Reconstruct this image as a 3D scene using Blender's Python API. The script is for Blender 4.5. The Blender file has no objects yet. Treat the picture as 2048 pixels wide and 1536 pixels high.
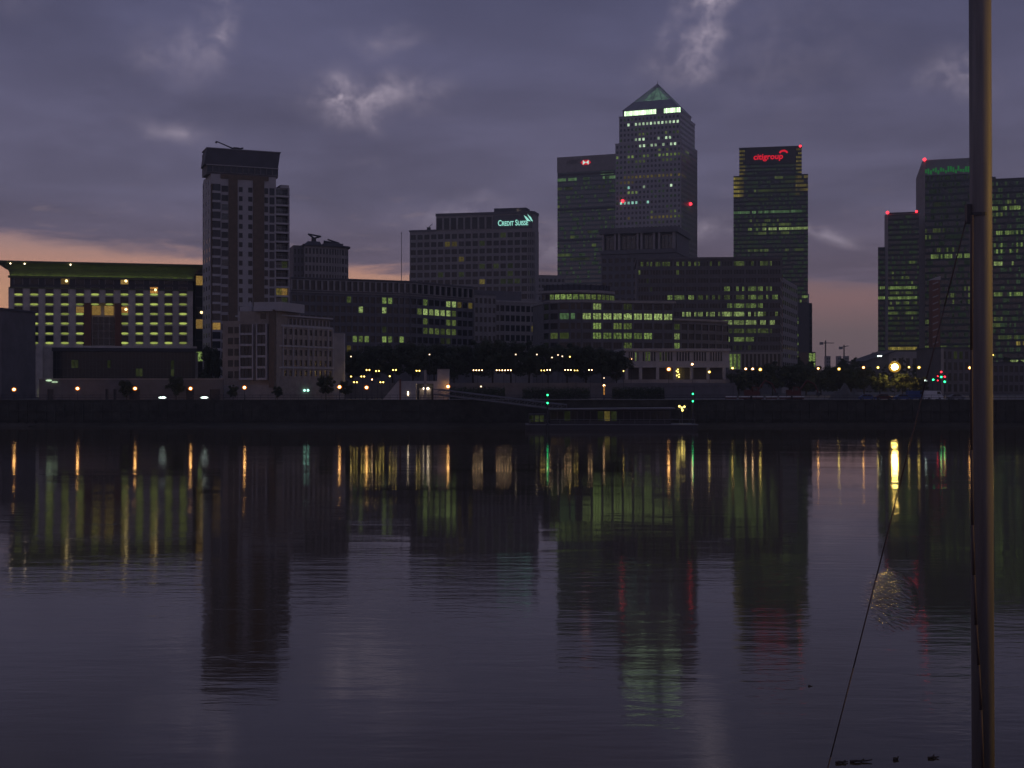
import bpy, bmesh, math, random
from mathutils import Vector, Matrix
random.seed(7)
R = math.radians
scene = bpy.context.scene
COL = scene.collection

# ------------------------------------------------------------------ camera
FPX = 2620.0            # focal length in photo pixels (photo is 2048 wide)
CX, CY, CAMZ = 1024.0, 768.0, 10.0
cam_d = bpy.data.cameras.new('camera')
cam_d.sensor_width = 36.0
cam_d.lens = 36.0 * FPX / 2048.0
cam_d.clip_start, cam_d.clip_end = 0.1, 12000.0
cam = bpy.data.objects.new('camera', cam_d)
cam.location = (0, 0, CAMZ)
cam.rotation_euler = (R(90), 0, 0)
COL.objects.link(cam)
scene.camera = cam
scene.view_settings.view_transform = 'Standard'
scene.view_settings.look = 'None'
scene.view_settings.gamma = 1.0
scene.view_settings.exposure = 0.0
scene.cycles.use_denoising = True
scene.cycles.sample_clamp_indirect = 12.0
scene.cycles.max_bounces = 5
scene.cycles.diffuse_bounces = 2
scene.cycles.glossy_bounces = 3
scene.cycles.caustics_reflective = True

def pt(px, py, Y):
    return Vector(((px - CX) / FPX * Y, Y, CAMZ + (CY - py) / FPX * Y))
def zpx(py, Y): return CAMZ + (CY - py) / FPX * Y
def xpx(px, Y): return (px - CX) / FPX * Y
def topx(p): return (CX + FPX * p[0] / p[1], CY - FPX * (p[2] - CAMZ) / p[1])

def srgb(r, g, b):
    f = lambda c: (c / 255 / 12.92) if c / 255 < .04045 else ((c / 255 + .055) / 1.055) ** 2.4
    return (f(r), f(g), f(b), 1.0)

# ------------------------------------------------------------------ world: dawn sky under a broken cloud deck
world = bpy.data.worlds.new('World'); scene.world = world; world.use_nodes = True
nt = world.node_tree; nt.nodes.clear()
def N(t, **k):
    n = nt.nodes.new(t)
    for a, b in k.items(): setattr(n, a, b)
    return n
def _in(sock, v):
    if isinstance(v, bpy.types.NodeSocket): nt.links.new(v, sock)
    else: sock.default_value = v
def M(op, a, b=0.0, c=None, clamp=False):
    n = N('ShaderNodeMath', operation=op, use_clamp=clamp); _in(n.inputs[0], a); _in(n.inputs[1], b)
    if c is not None: _in(n.inputs[2], c)
    return n.outputs[0]
def VM(op, a, b):
    n = N('ShaderNodeVectorMath', operation=op); _in(n.inputs[0], a); _in(n.inputs[1], b); return n.outputs[0]
def MIX(f, a, b, mode='MIX'):
    n = N('ShaderNodeMix', data_type='RGBA', blend_type=mode); _in(n.inputs[0], f); _in(n.inputs[6], a); _in(n.inputs[7], b); return n.outputs[2]
def SS(x, e0, e1, lo=0.0, hi=1.0):
    n = N('ShaderNodeMapRange', interpolation_type='SMOOTHSTEP'); _in(n.inputs[0], x)
    _in(n.inputs[1], e0); _in(n.inputs[2], e1); _in(n.inputs[3], lo); _in(n.inputs[4], hi); return n.outputs[0]
def RAMP(x, stops):
    n = N('ShaderNodeValToRGB'); _in(n.inputs[0], x); e = n.color_ramp.elements
    while len(e) < len(stops): e.new(0.5)
    for s, (p, c) in zip(e, stops): s.position = p; s.color = c
    return n.outputs[0]
def NOISE(vec, scale, detail=5, rough=.55, dist=0.0):
    n = N('ShaderNodeTexNoise'); _in(n.inputs['Vector'], vec); n.inputs['Scale'].default_value = scale
    n.inputs['Detail'].default_value = detail; n.inputs['Roughness'].default_value = rough; n.inputs['Distortion'].default_value = dist
    return n.outputs[0]
tc = N('ShaderNodeTexCoord'); sep = N('ShaderNodeSeparateXYZ'); nt.links.new(tc.outputs['Generated'], sep.inputs[0])
dx, dy, dz = sep.outputs
zc = M('MAXIMUM', dz, 0.0)
az = M('MULTIPLY', M('ARCTAN2', dx, dy), 2.62)           # thousand photo pixels from straight ahead
el = M('MULTIPLY', M('ARCSINE', zc), 2.62)
cmb = N('ShaderNodeCombineXYZ'); _in(cmb.inputs[0], az); _in(cmb.inputs[1], el); P = cmb.outputs[0]
inv = M('DIVIDE', 1.0, M('ADD', zc, 0.10))
cn = N('ShaderNodeCombineXYZ'); _in(cn.inputs[0], M('MULTIPLY', dx, inv)); _in(cn.inputs[1], M('MULTIPLY', dy, inv)); PL = cn.outputs[0]
n_big = NOISE(PL, 0.75, 6, .55, .6)
n_mid = NOISE(PL, 2.2, 7, .6, .4)
n_fine = NOISE(PL, 7.0, 6, .62, .3)
# colour of the deck with height
deck = RAMP(M('DIVIDE', el, 4.2), [(0.0, srgb(118, 102, 117)), (0.055, srgb(112, 101, 119)), (0.085, srgb(99, 95, 118)),
                                   (0.15, srgb(89, 88, 115)), (0.19, srgb(79, 80, 108)), (0.35, srgb(73, 75, 100)), (1.0, srgb(68, 70, 94))])
shade = M('ADD', SS(n_big, .33, .67, .82, 1.12), SS(n_mid, .34, .66, -.065, .065))
deckc = MIX(1.0, deck, shade, 'MULTIPLY')
# warm clear strip under the deck in the east, dull elsewhere
east = SS(az, 0.15, -0.35)
front = SS(M('ABSOLUTE', az), 3.2, .9)
strip = MIX(M('MULTIPLY', east, front), RAMP(el, [(0.0, srgb(106, 93, 101)), (0.10, srgb(113, 98, 104)), (.165, srgb(140, 109, 112)), (.26, srgb(126, 110, 120)), (.5, srgb(104, 98, 118))]),
            RAMP(el, [(0.0, srgb(205, 140, 118)), (.17, srgb(205, 158, 128)), (.225, srgb(200, 150, 132)), (.265, srgb(172, 140, 138)), (.33, srgb(140, 118, 128))]))
sky = N('ShaderNodeTexSky', sky_type='NISHITA'); sky.sun_disc = False
sky.sun_elevation = R(0.5); sky.sun_rotation = R(-25); sky.altitude = 20
strip = MIX(0.008, strip, sky.outputs[0], 'ADD')
edge = M('ADD', SS(az, -1.05, -.25, .268, .218), M('MULTIPLY', M('SUBTRACT', n_mid, .5), .12))
edge = M('ADD', edge, SS(az, .0, .9, 0.0, -.05))
dm = SS(M('SUBTRACT', el, edge), -.012, .030)
colr = MIX(dm, strip, deckc)
# thin streaks low over the deck edge
streak = M('MULTIPLY', SS(n_fine, .55, .72), M('MULTIPLY', SS(el, .2, .26), SS(el, .42, .30)))
colr = MIX(M('MULTIPLY', streak, .28), colr, srgb(150, 132, 138))
# breaks in the deck where paler cloud shows through
warp = N('ShaderNodeTexNoise'); _in(warp.inputs['Vector'], P); warp.inputs['Scale'].default_value = 6.0; warp.inputs['Detail'].default_value = 4
wv = VM('MULTIPLY', VM('SUBTRACT', warp.outputs[1], (.5, .5, .5)), (.22, .12, 0))
PW = VM('ADD', P, wv)
tot = None
for (bx, by, rx, ry, rot, amp) in [(428, 85, .040, .10, -8, .55), (745, 195, .115, .042, 5, 1.0), (692, 190, .038, .024, 0, 1.0), (765, 240, .022, .03, 0, .4), (1395, 60, .030, .105, -26, .95),
                                   (1450, 12, .06, .022, 10, .55), (370, 283, .06, .022, -15, .5), (1865, 203, .055, .035, -20, .5), (775, 92, .06, .03, 0, .3), (352, 120, .06, .04, 0, .25),
                                   (15, 25, .08, .05, -15, .35), (1440, 468, .07, .03, 0, .6), (1640, 484, .08, .016, -8, .8), (1092, 485, .05, .05, 0, .5), (900, 432, .10, .03, 0, .45), (735, 328, .05, .015, 0, .25), (1550, 130, .18, .14, 0, .12), (1340, 140, .05, .05, 30, .2)]:
    mp = N('ShaderNodeMapping', vector_type='TEXTURE'); _in(mp.inputs[0], PW)
    mp.inputs[1].default_value = ((bx - CX) / 1000, (CY - by) / 1000, 0); mp.inputs[2].default_value = (0, 0, R(rot)); mp.inputs[3].default_value = (rx, ry, 1)
    g = N('ShaderNodeTexGradient', gradient_type='QUADRATIC_SPHERE'); mp.inputs[3].default_value = (rx * 1.9, ry * 1.7, 1); nt.links.new(mp.outputs[0], g.inputs[0])
    t = M('MULTIPLY', g.outputs[1], amp); tot = t if tot is None else M('ADD', tot, t)
tot = M('MULTIPLY', tot, SS(NOISE(P, 13.0, 7, .62, .25), .34, .68, .10, 1.15))
# the same kind of breaks, scattered, over the rest of the sky
wild = M('MULTIPLY', SS(n_mid, .66, .80), M('MULTIPLY', SS(el, .85, 1.1), .35))
colr = MIX(M('ADD', tot, wild, clamp=True), colr, srgb(172, 160, 176))
bg = N('ShaderNodeBackground'); _in(bg.inputs[0], colr); bg.inputs[1].default_value = 1.14
out = N('ShaderNodeOutputWorld'); nt.links.new(bg.outputs[0], out.inputs[0])
world.cycles.sampling_method = 'AUTOMATIC'

# ------------------------------------------------------------------ materials
MAT = {}
def pmat(name, base, rough=.7, metal=0.0, var=.25, scale=.35, bump=0.0, spec=.5, stretch=(1, 1, 1)):
    m = bpy.data.materials.new(name); m.use_nodes = True; t = m.node_tree; b = t.nodes['Principled BSDF']
    b.inputs['Roughness'].default_value = rough; b.inputs['Metallic'].default_value = metal; b.inputs['Specular IOR Level'].default_value = spec
    co = t.nodes.new('ShaderNodeTexCoord'); mp = t.nodes.new('ShaderNodeMapping'); mp.inputs[3].default_value = stretch
    t.links.new(co.outputs['Object'], mp.inputs[0])
    n = t.nodes.new('ShaderNodeTexNoise'); n.inputs['Scale'].default_value = scale; n.inputs['Detail'].default_value = 6; n.inputs['Roughness'].default_value = .65
    t.links.new(mp.outputs[0], n.inputs[0])
    r = t.nodes.new('ShaderNodeValToRGB'); e = r.color_ramp.elements
    e[0].position, e[1].position = .25, .75
    e[0].color = tuple(c * (1 - var) for c in base[:3]) + (1,); e[1].color = tuple(min(1, c * (1 + var)) for c in base[:3]) + (1,)
    t.links.new(n.outputs[0], r.inputs[0]); t.links.new(r.outputs[0], b.inputs['Base Color'])
    if bump:
        bn = t.nodes.new('ShaderNodeBump'); bn.inputs['Strength'].default_value = bump; n2 = t.nodes.new('ShaderNodeTexNoise'); n2.inputs['Scale'].default_value = scale * 12
        t.links.new(mp.outputs[0], n2.inputs[0]); t.links.new(n2.outputs[0], bn.inputs['Height']); t.links.new(bn.outputs[0], b.inputs['Normal'])
    MAT[name] = m; return m
def emat(name, col, strength, var=0.0, scale=1.3, sample='NONE'):
    """a lit thing: lamp glass, or a lit room seen through a window (ceiling lights, blinds and furniture vary)"""
    m = bpy.data.materials.new(name); m.use_nodes = True; t = m.node_tree; t.nodes.clear()
    o = t.nodes.new('ShaderNodeOutputMaterial'); e = t.nodes.new('ShaderNodeEmission'); e.inputs[0].default_value = (*col, 1)
    e.inputs[1].default_value = strength; t.links.new(e.outputs[0], o.inputs[0])
    if var:
        co = t.nodes.new('ShaderNodeTexCoord'); oi = t.nodes.new('ShaderNodeObjectInfo')
        add = t.nodes.new('ShaderNodeVectorMath'); add.operation = 'ADD'
        t.links.new(co.outputs['Object'], add.inputs[0])
        sc = t.nodes.new('ShaderNodeVectorMath'); sc.operation = 'SCALE'; sc.inputs[3].default_value = 3.7
        t.links.new(oi.outputs['Location'], sc.inputs[0]); t.links.new(sc.outputs[0], add.inputs[1])
        n = t.nodes.new('ShaderNodeTexNoise'); n.inputs['Scale'].default_value = scale; n.inputs['Detail'].default_value = 3
        t.links.new(add.outputs[0], n.inputs[0])
        mr = t.nodes.new('ShaderNodeMapRange'); mr.inputs[1].default_value = .32; mr.inputs[2].default_value = .68
        mr.inputs[3].default_value = 1 - var; mr.inputs[4].default_value = 1 + var; t.links.new(n.outputs[0], mr.inputs[0])
        mr2 = t.nodes.new('ShaderNodeMapRange'); mr2.inputs[3].default_value = .45; mr2.inputs[4].default_value = 1.35; t.links.new(oi.outputs['Random'], mr2.inputs[0])
        mu = t.nodes.new('ShaderNodeMath'); mu.operation = 'MULTIPLY'; t.links.new(mr.outputs[0], mu.inputs[0]); t.links.new(mr2.outputs[0], mu.inputs[1])
        mu2 = t.nodes.new('ShaderNodeMath'); mu2.operation = 'MULTIPLY'; t.links.new(mu.outputs[0], mu2.inputs[0]); mu2.inputs[1].default_value = strength
        t.links.new(mu2.outputs[0], e.inputs[1])
    m.cycles.emission_sampling = sample
    MAT[name] = m; return m
pmat('stone', (.34, .31, .30), .8); pmat('stone_dark', (.16, .15, .16), .75); pmat('stone_pale', (.46, .43, .42), .8); pmat('hotel_stone', (.66, .60, .55), .8)
pmat('render_white', (.46, .44, .45), .7, var=.12); pmat('brick', (.165, .125, .095), .85, scale=.8); pmat('brick_pale', (.34, .29, .25), .85, scale=.8); pmat('brick_red', (.22, .10, .07), .85)
pmat('steel', (.33, .325, .35), .38, .5, var=.12); pmat('metal_dark', (.06, .06, .07), .45, .4); pmat('metal_grey', (.22, .22, .24), .5, .5)
pmat('roof_dark', (.09, .09, .11), .7); pmat('copper_green', (.14, .160, .09), .6, var=.3, scale=.2); pmat('concrete', (.30, .29, .28), .85, bump=.2)
pmat('paving', (.14, .13, .125), .85); pmat('asphalt', (.05, .05, .05), .9); pmat('river_wall', (.062, .060, .052), .8, var=.6, scale=.5, bump=.4)
pmat('bark', (.05, .04, .03), .9); pmat('leaf', (.035, .052, .022), .7, var=.4, scale=.5); pmat('leaf_b', (.045, .060, .028), .7, var=.4, scale=.5)
pmat('white_paint', (.75, .75, .75), .5, var=.08); pmat('red_paint', (.12, .028, .025), .6); pmat('blue_paint', (.05, .09, .25), .4); pmat('rubber', (.02, .02, .02), .8)
pmat('timber', (.11, .08, .055), .8); pmat('mud', (.07, .06, .045), .6, var=.5, bump=.5); pmat('mast_paint', (.20, .185, .185), .6, var=.38, scale=9, stretch=(1, 1, .06), bump=.25)
pmat('rope', (.10, .075, .075), .9); pmat('window_frame', (.5, .5, .5), .6, var=.05); pmat('spoil', (.12, .115, .11), .95, bump=.5, scale=.6)
def glass(name, base, rough, spec, ior=1.5):
    m = pmat(name, base, rough, 0, var=.3, scale=.15, spec=spec); m.node_tree.nodes['Principled BSDF'].inputs['IOR'].default_value = ior; return m
pmat('curtain_navy', (.030, .042, .046), .45, .1); pmat('curtain_green', (.13, .165, .165), .5, .1)
glass('glass_dark', (.015, .017, .022), .12, .5); glass('glass_blue', (.020, .025, .038), .12, .5, 1.55); glass('glass_green', (.045, .070, .068), .18, .6, 2.0)
glass('glass_navy', (.018, .032, .036), .14, .6, 1.7)
G = (.30, .42, .095); 
emat('lit_g', (.28, .41, .11), .43, .85, 2.1); emat('lit_gb', (.34, .46, .15), .64, .85, 2.1); emat('lit_gd', (.22, .30, .08), .26, .85, 2.1); emat('lit_gx', (.16, .20, .07), .11, .6)
emat('lit_s', (.11, .19, .09), .13, .85, .9); emat('lit_gg', (.16, .31, .13), .46, .6); emat('lit_y', (.45, .36, .07), .50, .5); emat('lit_yd', (.38, .30, .07), .22, .5); emat('lit_w', (.56, .78, .50), .95, .45)
emat('lit_c', (.36, .78, .62), .85, .4); emat('lit_a', (.55, .24, .05), .75, .6, 2.5); emat('lit_ad', (.45, .27, .07), .42, .4, 3.0)
emat('room_lamp', (1.0, .72, .30), 3.5); emat('tower_top', (.62, .92, .52), 2.4, .25, 1.2); emat('lantern', (.20, .40, .27), .80, .55, .25)
emat('red_lamp', (1.0, .03, .05), 4.0, sample='AUTO'); emat('sign_red', (.85, .012, .035), .85); emat('sign_white', (.55, .85, .72), 1.1); emat('sign_cyan', (.35, .85, .72), 1.05)
emat('sign_green', (.03, .30, .07), .34); emat('sign_grey', (.12, .12, .13), .35)
emat('sodium', (1.0, .52, .16), 34.0, sample='AUTO'); emat('sodium_w', (1.0, .64, .32), 28.0, sample='AUTO'); emat('lamp_y', (1.0, .75, .18), 18.0, sample='AUTO')
emat('flood', (1.0, .66, .15), 190.0, sample='AUTO'); emat('lamp_small', (1.0, .78, .50), 7.0, sample='AUTO'); emat('lamp_teal', (.35, .85, .66), 3.0, sample='AUTO')
emat('lamp_green', (.03, 1.0, .28), 5.0, sample='AUTO'); emat('lamp_white', (.75, .95, .85), 5.0, sample='AUTO'); emat('cove', (.46, .58, .13), 5.0, sample='AUTO')
emat('berth', (1.0, .75, .18), 4.0, sample='AUTO'); emat('sill_glow', (.40, .49, .11), .85, .18, 2.0); emat('ledge_glow', (.62, .45, .30), .10, .3); emat('near_sodium', (1.0, .58, .06), 2000.0, sample='AUTO')

# ------------------------------------------------------------------ mesh helpers
class MB:
    def __init__(s): s.v, s.f = [], []
    def poly(s, pts):
        k = len(s.v); s.v += [tuple(p) for p in pts]; s.f.append(tuple(range(k, k + len(pts))))
    def hexa(s, p):
        k = len(s.v); s.v += [tuple(q) for q in p]
        s.f += [tuple(k + i for i in q) for q in ((0, 3, 2, 1), (4, 5, 6, 7), (0, 1, 5, 4), (1, 2, 6, 5), (2, 3, 7, 6), (3, 0, 4, 7))]
    def box(s, x0, x1, y0, y1, z0, z1):
        s.hexa([(x0, y0, z0), (x1, y0, z0), (x1, y1, z0), (x0, y1, z0), (x0, y0, z1), (x1, y0, z1), (x1, y1, z1), (x0, y1, z1)])
    def prism(s, poly, z0, z1, top=None):
        top = top or poly; k = len(s.v); n = len(poly)
        s.v += [(x, y, z0) for x, y in poly] + [(x, y, z1) for x, y in top]
        s.f.append(tuple(k + i for i in range(n - 1, -1, -1))); s.f.append(tuple(k + n + i for i in range(n)))
        for i in range(n): j = (i + 1) % n; s.f.append((k + i, k + j, k + n + j, k + n + i))
    def tube(s, a, b, r0, r1=None, n=8):
        r1 = r0 if r1 is None else r1; a, b = Vector(a), Vector(b); d = (b - a).normalized()
        u = d.orthogonal().normalized(); w = d.cross(u); k = len(s.v)
        for c, r in ((a, r0), (b, r1)):
            for i in range(n):
                t = 2 * math.pi * i / n; s.v.append(tuple(c + r * (math.cos(t) * u + math.sin(t) * w)))
        for i in range(n): j = (i + 1) % n; s.f.append((k + i, k + j, k + n + j, k + n + i))
        s.f.append(tuple(k + i for i in range(n - 1, -1, -1))); s.f.append(tuple(k + n + i for i in range(n)))
    def ball(s, c, r, nu=10, nv=6, sz=1.0):
        k = len(s.v)
        for j in range(nv + 1):
            ph = math.pi * j / nv
            for i in range(nu):
                t = 2 * math.pi * i / nu; s.v.append((c[0] + r * math.sin(ph) * math.cos(t), c[1] + r * math.sin(ph) * math.sin(t), c[2] + r * sz * math.cos(ph)))
        for j in range(nv):
            for i in range(nu): q = (i + 1) % nu; s.f.append((k + j * nu + i, k + (j + 1) * nu + i, k + (j + 1) * nu + q, k + j * nu + q))
    def mesh(s, name, mat=None, smooth=False):
        me = bpy.data.meshes.new(name); me.from_pydata(s.v, [], s.f)
        if mat: me.materials.append(MAT[mat])
        bm = bmesh.new(); bm.from_mesh(me); bmesh.ops.recalc_face_normals(bm, faces=bm.faces); bm.to_mesh(me); bm.free()
        if smooth:
            for p in me.polygons: p.use_smooth = True
        return me
    def build(s, name, mat, parent=None, loc=None, rot=None, smooth=False):
        return link(name, s.mesh(name, mat, smooth), parent, loc, rot)
def link(name, me, parent=None, loc=None, rot=None):
    o = bpy.data.objects.new(name, me); COL.objects.link(o)
    if parent: o.parent = parent
    if loc is not None: o.location = loc
    if rot is not None: o.rotation_euler = (0, 0, rot)
    return o
def tag(o, label=None, cat=None, group=None, kind=None):
    if label: o['label'] = label
    if cat: o['category'] = cat
    if group: o['group'] = group
    if kind: o['kind'] = kind
    return o
def thing(name, label, cat, loc, rot=0, group=None):
    o = bpy.data.objects.new(name, None); COL.objects.link(o); o.empty_display_size = 1
    o.location = loc; o.rotation_euler = (0, 0, rot)
    return tag(o, label, cat, group)
def copy_thing(o, loc, label, rot=None):
    c = o.copy(); COL.objects.link(c); c.location = loc; c['label'] = label
    if rot is not None: c.rotation_euler = (0, 0, rot)
    for ch in list(o.children):
        d = ch.copy(); COL.objects.link(d); d.parent = c
        for g in list(ch.children): e = g.copy(); COL.objects.link(e); e.parent = d
    return c
def text_mesh(txt, size, depth, smallcaps=False, shear=0.0, bold=0.0):
    cu = bpy.data.curves.new('lettering', 'FONT'); cu.body = txt; cu.size = size; cu.extrude = depth; cu.shear = shear; cu.offset = bold; cu.resolution_u = 3
    if smallcaps:
        cu.small_caps_scale = .78
        for i, c in enumerate(txt): cu.body_format[i].use_small_caps = True
    o = bpy.data.objects.new('lettering', cu); COL.objects.link(o)
    dg = bpy.context.evaluated_depsgraph_get(); me = bpy.data.meshes.new_from_object(o.evaluated_get(dg))
    bpy.data.objects.remove(o); bpy.data.curves.remove(cu)
    return me
def sign(B, txt, size, x, y, z, mat, width=None, **k):
    me = text_mesh(txt, size, .12, **k)
    xs = [v.co.x for v in me.vertices]; w = max(xs) - min(xs); f = (width / w) if width else 1
    me.transform(Matrix.Translation((x - min(xs) * f, y, z)) @ Matrix.Rotation(R(90), 4, 'X') @ Matrix.Diagonal((f, 1, 1, 1)))
    me.materials.clear(); me.materials.append(MAT[mat])
    return link('sign_lettering', me, B.root)

GROUND = 6.0
TERR = 9.4
class Bld:
    """a building placed by the two ends of its front; local x runs along the front, y into the depth, z up"""
    def __init__(s, name, label, cat, a, b, z0=GROUND, group=None):
        s.A = Vector((xpx(*a), a[1], 0)); s.Bp = Vector((xpx(*b), b[1], 0)); d = s.Bp - s.A
        s.W = d.length; s.u = d / s.W; s.ang = math.atan2(d.y, d.x); s.z0 = z0
        s.root = thing(name, label, cat, (s.A.x, s.A.y, z0), s.ang, group); s.parts = {}; s.specs = []; s.nwin = 0; s.level = name in ('pyramid_tower', 'glass_tower', 'red_sign_tower', 'bank_tower', 'stepped_tower', 'green_glow_tower', 'edge_tower')
        s.joined = {}; s.cache = {}; s.rnd = random.Random(sum(map(ord, label)))
    def x(s, px, back=0.0):
        A = s.A + back * Vector((-s.u.y, s.u.x, 0)); k = (px - CX) / FPX
        return (k * A.y - A.x) / (s.u.x - k * s.u.y)
    def Y(s, x, back=0.0): return (s.A + x * s.u + back * Vector((-s.u.y, s.u.x, 0))).y
    def z(s, py, x, back=0.0): return zpx(py, s.Y(x, back)) - s.z0          # local z
    def world(s, p): return s.A + p[0] * s.u + p[1] * Vector((-s.u.y, s.u.x, 0)) + Vector((0, 0, p[2] + s.z0))
    def mb(s, part, mat):
        return s.parts.setdefault((part, mat), MB())
    def lit(s, *spec): s.specs.append(spec)          # (py0, py1, px0, px1, probability, material)
    def lookup(s, p):
        px, py = topx(s.world(p))
        if s.level: py = CY - FPX * (p[2] + s.z0 - CAMZ) / s.Y(s.W / 2)      # rows are read level, at the middle of the front
        for (a, b, c, d, pr, m) in s.specs:
            if a <= py <= b and c <= px <= d:
                if s.rnd.random() < pr: return m
        return None
    def grid(s, p, q, z0, z1, nc, nr, pier=.6, span=1.0, depth=.35, wall='stone', glass_m='glass_dark', each=True, name='window', part='wall', mull=0, lit=True, skip=None, band=True, sillfrac=.5):
        """window grid on the vertical face p->q (local xy, outward side to the right of p->q reversed = towards the viewer)"""
        p, q = Vector(p), Vector(q); d = q - p; L = d.length; u = d / L; n = Vector((u.y, -u.x)); ang = math.atan2(u.y, u.x)
        m = s.mb(part, wall); cw, ch = L / nc, (z1 - z0) / nr
        def fb(a0, a1, b0, b1, c0, c1, m=m):
            pp = [p + u * a + n * b for a, b in ((a0, b0), (a1, b0), (a1, b1), (a0, b1))]
            m.hexa([(v.x, v.y, c0) for v in pp] + [(v.x, v.y, c1) for v in pp])
        for i in range(nc + 1): fb(max(0, i * cw - pier / 2), min(L, i * cw + pier / 2), -.05, depth, z0, z1)
        if band:
            for j in range(nr + 1): fb(0, L, -.05, depth - .06, max(z0, z0 + j * ch - span * (1 - sillfrac)), min(z1, z0 + j * ch + span * sillfrac))
        w, h = cw - pier, ch - span
        for j in range(nr):
            for i in range(nc):
                c = p + u * (i + .5) * cw + n * .06; zc = z0 + j * ch + span * sillfrac + h / 2
                if skip and skip(i, j): continue
                k = (s.lookup((c.x, c.y, zc)) if lit else None)
                solo = ((k is not None and k != 'lit_s') or each) and s.nwin < 300
                if solo:
                    s.nwin += 1; key = (round(w, 3), round(h, 3), k or glass_m, mull)
                    me = s.cache.get(key)
                    if me is None:
                        b = MB(); b.box(-w / 2, w / 2, -.03, .03, -h / 2, h / 2); me = s.cache[key] = b.mesh('pane', k or glass_m)
                    o = link(name, me, s.root, (c.x, c.y, zc), ang)
                else:
                    b = s.joined.setdefault(k or glass_m, MB()); v = [c + u * a + n * e for a, e in ((-w / 2, -.03), (w / 2, -.03), (w / 2, .03), (-w / 2, .03))]
                    b.hexa([(t.x, t.y, zc - h / 2) for t in v] + [(t.x, t.y, zc + h / 2) for t in v])
            if mull:
                for i in range(nc):
                    for t in range(1, mull + 1):
                        a = i * cw + pier / 2 + w * t / (mull + 1); fb(a - .07, a + .07, .0, .16, z0 + j * ch, z0 + (j + 1) * ch, s.mb('mullions', 'metal_dark'))
    def finish(s):
        for (part, mat), m in s.parts.items():
            o = m.build(part, mat, s.root)
            if part in ('mullions', 'column', 'wall_pier', 'window_post', 'pyramid_rib', 'transom'): o['kind'] = 'stuff'
        for mat, m in s.joined.items():
            o = m.build('window_band', mat, s.root); o['kind'] = 'stuff'
        return s
def ell(cx, cy, rx, ry, a0, a1, n):
    return [(cx + rx * math.cos(R(a0 + (a1 - a0) * i / n)), cy + ry * math.sin(R(a0 + (a1 - a0) * i / n))) for i in range(n + 1)]

# ------------------------------------------------------------------ setting: river, banks, ground
BANK = 309.0
def water_material():
    m = bpy.data.materials.new('river_water'); m.use_nodes = True; t = m.node_tree; b = t.nodes['Principled BSDF']
    b.inputs['Base Color'].default_value = (.088, .060, .032, 1); b.inputs['Roughness'].default_value = .05; b.inputs['IOR'].default_value = 1.33
    co = t.nodes.new('ShaderNodeTexCoord')
    def mapped(scale, rot):
        mp = t.nodes.new('ShaderNodeMapping'); mp.inputs[2].default_value = (0, 0, R(rot)); mp.inputs[3].default_value = scale
        t.links.new(co.outputs['Object'], mp.inputs[0]); return mp.outputs[0]
    def noise(vec, sc, det, rough=.5, dist=0):
        n = t.nodes.new('ShaderNodeTexNoise'); n.inputs['Scale'].default_value = sc; n.inputs['Detail'].default_value = det
        n.inputs['Roughness'].default_value = rough; n.inputs['Distortion'].default_value = dist; t.links.new(vec, n.inputs[0]); return n.outputs[0]
    def ma(op, a, b_):
        n = t.nodes.new('ShaderNodeMath'); n.operation = op
        for i, v in enumerate((a, b_)):
            if isinstance(v, bpy.types.NodeSocket): t.links.new(v, n.inputs[i])
            else: n.inputs[i].default_value = v
        return n.outputs[0]
    def mr(x, a, b_, c, d):
        n = t.nodes.new('ShaderNodeMapRange'); n.interpolation_type = 'SMOOTHSTEP'; t.links.new(x, n.inputs[0])
        for i, v in enumerate((a, b_, c, d)): n.inputs[i + 1].default_value = v
        return n.outputs[0]
    w1 = noise(mapped((.30, 1.05, 1), 12), 1.0, 3, .45, .3)      # wavelets about a metre long, crests across the view
    w2 = noise(mapped((.9, 2.6, 1), -8), 1.3, 3, .55, .3)        # finer ripples
    w3 = noise(mapped((.05, .16, 1), 5), 1.0, 2, .5, .2)         # slow swell
    patch = mr(noise(mapped((.012, .03, 1), 8), 1.0, 3, .5, .6), .42, .66, .25, 1.25)    # cat's paws
    # one small cat's paw off the floodlit jetty
    mp = t.nodes.new('ShaderNodeMapping'); mp.vector_type = 'TEXTURE'; t.links.new(co.outputs['Object'], mp.inputs[0])
    mp.inputs[1].default_value = (17.6, 61.5, 0); mp.inputs[2].default_value = (0, 0, R(-16)); mp.inputs[3].default_value = (1.5, 12, 5)
    g = t.nodes.new('ShaderNodeTexGradient'); g.gradient_type = 'SPHERICAL'; t.links.new(mp.outputs[0], g.inputs[0])
    paw = mr(g.outputs[1], 0.0, 1.0, 0, 1.25)
    h = ma('ADD', ma('MULTIPLY', w1, .018), ma('MULTIPLY', w2, .006))
    h = ma('MULTIPLY', h, patch)
    h = ma('ADD', h, ma('MULTIPLY', w3, .03))
    h = ma('ADD', h, ma('MULTIPLY', noise(mapped((4.2, 1.5, 1), 6), 1.0, 2, .5), ma('MULTIPLY', paw, .11)))
    bn = t.nodes.new('ShaderNodeBump'); bn.inputs['Strength'].default_value = 1.0; bn.inputs['Distance'].default_value = 1.0
    t.links.new(h, bn.inputs['Height']); t.links.new(bn.outputs[0], b.inputs['Normal'])
    MAT['river_water'] = m
water_material()
w = MB(); w.poly([(-1850, -110, 0), (1850, -110, 0), (1850, BANK + .5, 0), (-1850, BANK + .5, 0)])
tag(w.build('river', 'river_water'), kind='structure')
g = MB(); g.poly([(-1850, BANK + .6, GROUND), (1850, BANK + .6, GROUND), (1850, 2550, GROUND), (-1850, 2550, GROUND)])
tag(g.build('ground', 'paving'), kind='structure')
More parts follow.
